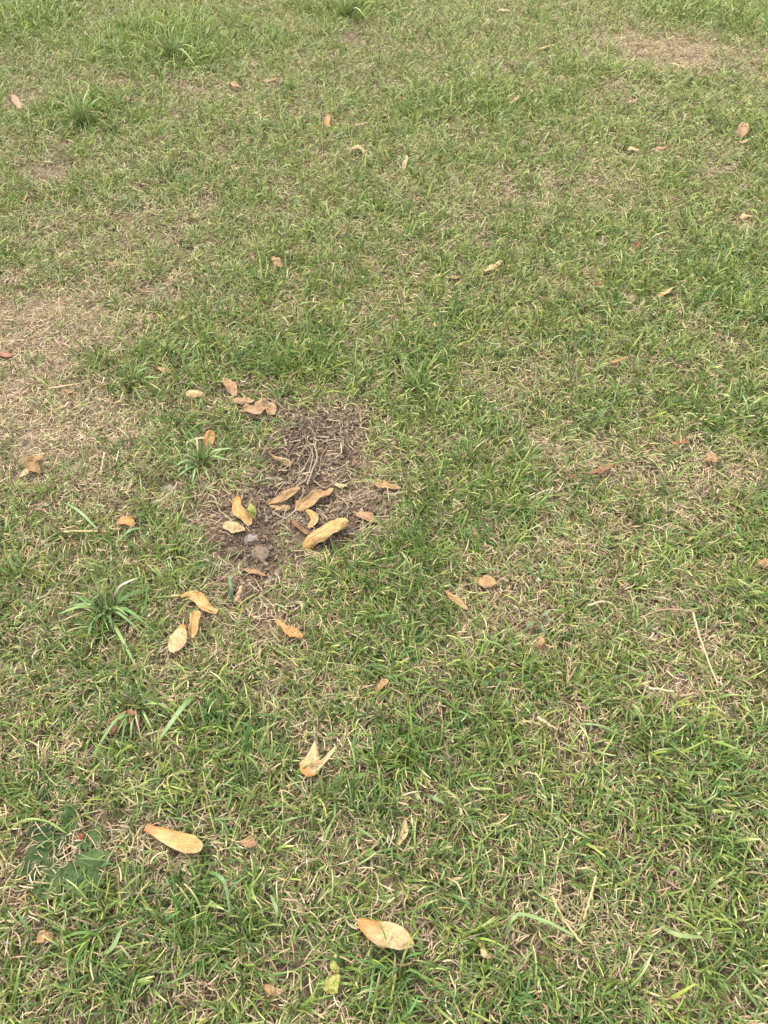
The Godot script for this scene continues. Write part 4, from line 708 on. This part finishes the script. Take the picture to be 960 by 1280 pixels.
func tuft(label: String, base: Vector3, tips: Array, w: float, c: Color, more: int, reach: float, steep: float) -> void:
	var at := Vector3(base.x, ground(base.x, base.y) - 0.002, base.y)
	var t := thing("grass_tuft", label, "grass tuft", "", at)
	var ends: Array[PackedVector3Array] = []
	for p in lift(tips):
		var a := Vector3(rf(-0.008, 0.008), 0, rf(-0.008, 0.008))
		ends.append(blade_path(a, p - at, (p - at).length() * rf(0.16, 0.3)))
	for i in more:
		var a := Vector3(rf(-0.014, 0.014), 0, rf(-0.014, 0.014))
		var yaw := rf(0, TAU)
		var l := reach * rf(0.6, 1.2)
		var e := rf(steep, 1.4)
		ends.append(blade_path(a, a + Vector3(sin(yaw) * cos(e), sin(e), cos(yaw) * cos(e)) * l, l * rf(0.08, 0.2)))
	for k in ends.size():
		leaf_count += 1
		var cc := jitter(c, 0.25).lerp(Color(0.14, 0.18, 0.048), rf(0.0, 0.5))
		if rng.randf() < 0.15:
			cc = straw_tint()
		var wide := w * (rf(0.75, 1.1) if k < tips.size() else rf(0.4, 0.7))
		part("blade", sheet(spine_of(ends[k], 9), {"w": wide, "a": cc, "b": cc.lerp(Color(0.22, 0.22, 0.09), 0.4), "c": cc * 0.85, "curl": 30.0, "full": 0.5, "wide": 0.36, "base": 0.7, "tip": 0.08, "rough": 0.0003, "vein": 0.0, "veins": 0.0, "wave": 0.04, "twist": rf(-110, 110), "roll": rf(-50, 50), "thick": 0.0003}, 4, leaf_count * 13.0), mats.blade, t)

func broad_blade(label: String, flat: Array, w: float, c: Color) -> void:
	var pts := lift(flat)
	leaf_count += 1
	var t := thing("broad_grass_blade", label, "grass blade", "broad single blades in the lawn", pts[0])
	var pale := Color(minf(c.r * 1.25, 1.0), c.g * 1.15, c.b * 1.2)
	var sp := spine_of(shifted(pts, pts[0]), 18)
	part("blade", sheet(sp, {"w": w, "a": c, "b": c.lerp(Color(0.2, 0.21, 0.09), 0.3), "c": c * 0.88, "curl": 35.0, "full": 0.3, "wide": 0.4, "base": 0.7, "tip": 0.1, "rough": 0.0004, "vein": 0.0, "veins": 0.0, "wave": 0.05, "twist": rf(-40, 40), "roll": rf(-20, 20)}, 6, leaf_count * 17.0), mats.blade, t)
	var rib := PackedVector3Array()
	for p in sp:
		rib.append(p + Vector3(0, 0.0001, 0))
	part("midrib", tube(rib, 0.0004, 0.0002, pale, pale, 5), mats.blade, t)
	for p in sp:
		var g := p + pts[0]
		add_cover(g, w * 0.35, maxf(g.y - ground(g.x, g.z), 0.006))

func lump(r: Vector3, seed_: float, rings: int, c: Color, rough: float) -> ArrayMesh:
	var st := SurfaceTool.new()
	st.begin(Mesh.PRIMITIVE_TRIANGLES)
	var seg := rings * 2
	for i in rings + 1:
		var v := PI * i / rings
		for k in seg:
			var a := TAU * k / seg
			var d := Vector3(sin(v) * cos(a), cos(v), sin(v) * sin(a))
			var m := 1.0 + rough * fine.get_noise_3d(d.x * 90.0 + seed_, d.y * 90.0, d.z * 90.0) + rough * 0.5 * fine.get_noise_3d(d.x * 260.0, d.y * 260.0 + seed_, d.z * 260.0)
			var q := c * (1.0 + 0.5 * fine.get_noise_3d(d.x * 400.0, d.y * 400.0, d.z * 400.0 + seed_))
			q.a = 1.0
			st.set_color(q)
			st.set_smooth_group(0)
			st.add_vertex(d * m * r)
	for i in rings:
		for k in seg:
			var a := i * seg + k
			var b := i * seg + (k + 1) % seg
			for v in [a, a + seg, b, b, a + seg, b + seg]: st.add_index(v)
	st.generate_normals()
	return st.commit()

func stone(called: String, label: String, at: Vector3, r: Vector3, c: Color, turn: float) -> void:
	var y := ground(at.x, at.z) + r.y * 0.3
	if called == "berry":
		y += 0.022
	leaf_count += 1
	var t := thing(called, label, called.replace("earth_", ""), "", Vector3(at.x, y, at.z))
	t.rotation.y = turn
	part("berry_skin" if called == "berry" else "stone_body", lump(r, leaf_count * 31.0, 12, c, 0.1 if called == "berry" else 0.6 if called == "earth_clod" else 0.45), mats.stone, t)
	if called == "berry":
		part("berry_stalk", tube(PackedVector3Array([Vector3(0, r.y, 0), Vector3(0.002, r.y + 0.004, 0.001), Vector3(0.005, r.y + 0.006, 0.001)]), 0.0007, 0.0005, Color(0.2, 0.12, 0.06), Color(0.2, 0.14, 0.06)), mats.leaf, t)
	add_cover(at, maxf(r.x, r.z) * 0.95, 0.004)

func stalk(called: String, label: String, flat: Array, r0: float, r1: float, c: Color) -> void:
	var pts := lift(flat)
	var t := thing(called, label, called.replace("dry_", ""), "", pts[0])
	var sp := spine_of(shifted(pts, pts[0]), 16)
	for i in range(1, 16):
		sp[i] += Vector3(rf(-1, 1), rf(-0.5, 0.5), rf(-1, 1)) * r0 * 0.35
	part("stem", tube(sp, r0, r1, c, c * 0.95), mats.leaf, t)
	if called == "dry_stalk":
		part("node", tube(PackedVector3Array([sp[7], sp[7].lerp(sp[8], 0.5), sp[8]]), r0 * 1.2, r1 * 1.2, c * 0.75, c * 0.85), mats.leaf, t)

# ---------------------------------------------------------------- ground sheet
func steps(lo: float, hi: float, fine_lo: float, fine_hi: float, far_: float) -> PackedFloat32Array:
	var v := PackedFloat32Array()
	var x := lo
	while x < hi:
		v.append(x)
		x += 0.007 if x > fine_lo and x < fine_hi else 0.03
	v.append(hi)
	var d := 0.05
	var up := hi
	var down := lo
	while up < far_ or down > -far_:
		up += d
		down -= d
		v.append(up)
		v.insert(0, down)
		d *= 1.45
	return v

func ground_mesh() -> ArrayMesh:
	var xs := steps(-2.5, 2.5, HOLLOW.x - 0.22, HOLLOW.x + 0.22, 220.0)
	var zs := steps(-5.2, 0.8, HOLLOW.y - 0.24, HOLLOW.y + 0.24, 220.0)
	var nx := xs.size()
	var pos := PackedVector3Array()
	var nor := PackedVector3Array()
	var col := PackedColorArray()
	var idx := PackedInt32Array()
	for z in zs:
		for x in xs:
			var near := absf(x) < 3.2 and z > -6.5 and z < 2.0
			var y := ground(x, z)
			var c := Color(0.12, 0.09, 0.058)
			if near:
				var s := bare(x, z)
				y += (0.0035 * noise.get_noise_2d(x * 6000.0, z * 6000.0) + 0.002 * fine.get_noise_2d(x * 9000.0, z * 9000.0)) * (0.4 + s)
				c = Color(0.105, 0.079, 0.053).lerp(Color(0.26, 0.205, 0.145), 0.7 * spot_sum(worn_spots, x, z, 1.7 * wobble(x, z))).lerp(Color(0.080, 0.055, 0.038), s)
				c = c * (1.0 + 0.5 * noise.get_noise_2d(x * 3000.0, z * 3000.0 + 50.0))
			if absf(x) > 3.4 or z < -6.8 or z > 2.6:
				c = Color(0.13, 0.15, 0.05)
			c.a = 1.0
			pos.append(Vector3(x, y, z))
			col.append(c)
			nor.append(Vector3.UP)
	for j in zs.size() - 1:
		for i in nx - 1:
			var a := j * nx + i
			idx.append_array(PackedInt32Array([a, a + 1, a + nx, a + 1, a + nx + 1, a + nx]))
	for j in range(1, zs.size() - 1):
		for i in range(1, nx - 1):
			var a := j * nx + i
			nor[a] = (pos[a + nx] - pos[a - nx]).cross(pos[a + 1] - pos[a - 1]).normalized()
	var arr := []
	arr.resize(Mesh.ARRAY_MAX)
	arr[Mesh.ARRAY_VERTEX] = pos
	arr[Mesh.ARRAY_NORMAL] = nor
	arr[Mesh.ARRAY_COLOR] = col
	arr[Mesh.ARRAY_INDEX] = idx
	var m := ArrayMesh.new()
	m.add_surface_from_arrays(Mesh.PRIMITIVE_TRIANGLES, arr)
	return m

func noise_texture(freq: float, kind: int, lo: Color, hi: Color, seed_: int) -> NoiseTexture2D:
	var t := NoiseTexture2D.new()
	t.width = 512
	t.height = 512
	t.seamless = true
	var n := FastNoiseLite.new()
	n.noise_type = kind
	n.frequency = freq
	n.seed = seed_
	n.fractal_octaves = 4
	t.noise = n
	var g := Gradient.new()
	g.set_color(0, lo)
	g.set_color(1, hi)
	t.color_ramp = g
	return t

func _ready() -> void:
	# camera, sky, light, exposure
	var cam := Camera3D.new()
	cam.name = "camera"
	cam.position = Vector3(0, 1.2, 0)
	cam.rotation_degrees = Vector3(-48, 0, 0)
	cam.fov = 67.0
	cam.near = 0.02
	cam.far = 1000.0
	cam.current = true
	add_child(cam)
	var sky_mat := ProceduralSkyMaterial.new()
	sky_mat.sky_top_color = Color(0.97, 0.985, 1.0)
	sky_mat.sky_horizon_color = Color(0.74, 0.765, 0.79)
	sky_mat.sky_curve = 0.3
	sky_mat.sky_energy_multiplier = 0.92
	sky_mat.ground_bottom_color = Color(0.35, 0.36, 0.25)
	sky_mat.ground_horizon_color = Color(0.6, 0.62, 0.55)
	sky_mat.sun_angle_max = 40.0
	var sky := Sky.new()
	sky.sky_material = sky_mat
	var env := Environment.new()
	env.background_mode = Environment.BG_SKY
	env.sky = sky
	env.tonemap_mode = Environment.TONE_MAPPER_LINEAR
	env.tonemap_exposure = 5.65
	env.sdfgi_enabled = true
	env.ssao_enabled = true
	env.ssil_enabled = true
	var we := WorldEnvironment.new()
	we.name = "world_environment"
	we.environment = env
	add_child(we)
	var sun := DirectionalLight3D.new()
	sun.name = "sun"
	sun.light_energy = 0.5
	sun.light_color = Color(1.0, 0.965, 0.91)
	sun.light_angular_distance = 10.0
	sun.shadow_enabled = true
	sun.rotation_degrees = Vector3(-58, -125, 0)
	add_child(sun)

	rng.seed = 20417
	noise.noise_type = FastNoiseLite.TYPE_SIMPLEX_SMOOTH
	noise.frequency = 0.01
	noise.seed = 5
	noise.fractal_octaves = 3
	fine.noise_type = FastNoiseLite.TYPE_SIMPLEX_SMOOTH
	fine.frequency = 0.01
	fine.seed = 11
	fine.fractal_octaves = 3
	mats.leaf = coloured(0.62, 0.4, 0.35)
	mats.weed = coloured(0.85, 0.2, 0.2)
	mats.blade = coloured(0.52, 0.35, 0.4)
	mats.straw = coloured(0.7, 0.25, 0.2)
	mats.stone = coloured(0.85, 0.3, 0.0)
	mats.soil = coloured(0.95, 0.2, 0.0)
	var earth := coloured(0.95, 0.2, 0.0)
	earth.albedo_texture = noise_texture(0.03, FastNoiseLite.TYPE_SIMPLEX, Color(0.62, 0.6, 0.58), Color(1, 1, 1), 3)
	earth.uv1_triplanar = true
	earth.uv1_world_triplanar = true
	earth.uv1_scale = Vector3(7, 7, 7)
	earth.normal_enabled = true
	var bump := noise_texture(0.05, FastNoiseLite.TYPE_CELLULAR, Color.BLACK, Color.WHITE, 9)
	bump.as_normal_map = true
	bump.bump_strength = 6.0
	earth.normal_texture = bump

	mats.leaf.albedo_texture = noise_texture(0.022, FastNoiseLite.TYPE_SIMPLEX, Color(0.68, 0.60, 0.52), Color(1.0, 1.0, 1.0), 21)
	mats.leaf.uv1_triplanar = true
	mats.leaf.uv1_scale = Vector3(34, 34, 34)
	mats.leaf.normal_enabled = true
	var crinkle := noise_texture(0.016, FastNoiseLite.TYPE_SIMPLEX, Color.BLACK, Color.WHITE, 33)
	crinkle.as_normal_map = true
	crinkle.bump_strength = 5.0
	mats.leaf.normal_texture = crinkle
	mats.leaf.normal_scale = 0.6

	# the ground
	lay_out_spots()
	var g := MeshInstance3D.new()
	g.name = "ground"
	g.mesh = ground_mesh()
	g.material_override = earth
	g.set_meta("kind", "structure")
	g.set_meta("label", "brown soil under the lawn, bare in a hollow left of the middle")
	g.set_meta("category", "ground")
	add_child(g)

	# things lying and growing on the lawn
	add_leaves()
	add_weeds_and_tufts()
	add_stones_and_stalks()

	# the lawn itself
	make_blade_kinds()
	var near_z := 0.28
	var far_z := -5.0
	for i in PLANTS:
		var z := rf(far_z, near_z)
		var half := 0.72 + 0.33 * -minf(z, 0.0)
		var x := rf(-2.4, 2.4)
		if absf(x) < half and rng.randf() < 1.0 - 0.5 * smoothstep(1.3, 3.6, -z):
			plant(x, z, 1.0)
	for i in LITTER:
		var z := rf(far_z, near_z)
		var half := 0.72 + 0.33 * -minf(z, 0.0)
		var x := rf(-2.4, 2.4)
		if absf(x) < half and rng.randf() < 1.0 - 0.5 * smoothstep(1.3, 3.6, -z):
			litter(x, z, 1.0)
	# dead strands that hang over the rim of the hollow and thread its soil
	for i in 240:
		var ang := rf(0, TAU)
		var rr := rf(0.35, 1.05)
		var x := HOLLOW.x + sin(ang) * 0.125 * rr
		var z := HOLLOW.y + 0.02 + cos(ang) * 0.165 * rr
		var l := rf(0.03, 0.085)
		var yaw := ang + PI + rf(-0.9, 0.9) if rng.randf() < 0.65 else rf(0, TAU)
		if minf(cover_at(x, z), cover_at(x + sin(yaw) * l * 0.7, z + cos(yaw) * l * 0.7)) < 1.0:
			continue
		var c := straw_tint().lerp(Color(0.22, 0.17, 0.12), rf(0.2, 0.8))
		put_blade(straw_heaps[rng.randi() % 7], x, z, ground(x, z) + rf(0.001, 0.006), yaw, rf(0.0009, 0.0017), l, 1.0, rf(-0.4, 0.4), rf(-0.22, 0.02), c)
	for i in 5500:   # the lawn goes on, thinner, outside
		var z := rf(-6.6, 2.2)
		var x := rf(-3.4, 3.4)
		if z < far_z or z > near_z or absf(x) > 0.72 + 0.33 * -minf(z, 0.0):
			plant(x, z, 1.0)
			litter(x, z, 0.7)
	var lawn := stuff_root("grass", "mown green grass with thin and yellowing places", "grass")
	for h in green_heaps:
		spread("green_blades", h, mats.blade, lawn)
	for h in tipped_heaps:
		spread("yellowing_blades", h, mats.blade, lawn)
	var dead := stuff_root("dead_grass", "dry straw coloured grass matted between the green blades", "dry grass")
	for h in straw_heaps:
		spread("dry_blades", h, mats.straw, dead)

	# crumbs of soil in the bare places
	var crumbs: Array[Heap] = []
	for k in 5:
		crumbs.append(heap(lump(Vector3(1.0, rf(0.6, 0.9), rf(0.8, 1.2)), k * 77.0 + 5.0, 4, Color(0.9, 0.9, 0.9), 1.1)))
	for i in 26000:
		var x := HOLLOW.x + rf(-0.32, 0.26)
		var z := HOLLOW.y + rf(-0.28, 0.36)
		if i > 20000:
			x = rf(-1.6, 1.6)
			z = rf(-4.6, 0.1)
		var s := bare(x, z)
		if rng.randf() > s + (0.3 if i > 20000 else 0.0):
			continue
		var r := rf(0.0008, 0.0022) if rng.randf() < 0.86 else rf(0.0022, 0.0055)
		var c: Color = [Color(0.082, 0.057, 0.041), Color(0.115, 0.085, 0.063), Color(0.056, 0.038, 0.028), Color(0.125, 0.099, 0.077), Color(0.108, 0.072, 0.051)][rng.randi() % 5]
		var h: Heap = crumbs[rng.randi() % 5]
		h.where.append(Transform3D(Basis.from_euler(Vector3(rf(0, TAU), rf(0, TAU), rf(0, TAU))).scaled(Vector3(r, r, r)), Vector3(x, ground(x, z) + r * rf(0.2, 0.8), z)))
		h.tint.append(jitter(c, 0.25))
	var soil := stuff_root("soil_crumbs", "dark crumbs of soil in the bare hollow", "soil")
	for h in crumbs:
		spread("soil_crumbs", h, mats.soil, soil)
	print("blades ", green_heaps.reduce(func(a, h): return a + h.where.size(), 0), " ", tipped_heaps.reduce(func(a, h): return a + h.where.size(), 0), " ", straw_heaps.reduce(func(a, h): return a + h.where.size(), 0), " crumbs ", crumbs.reduce(func(a, h): return a + h.where.size(), 0))
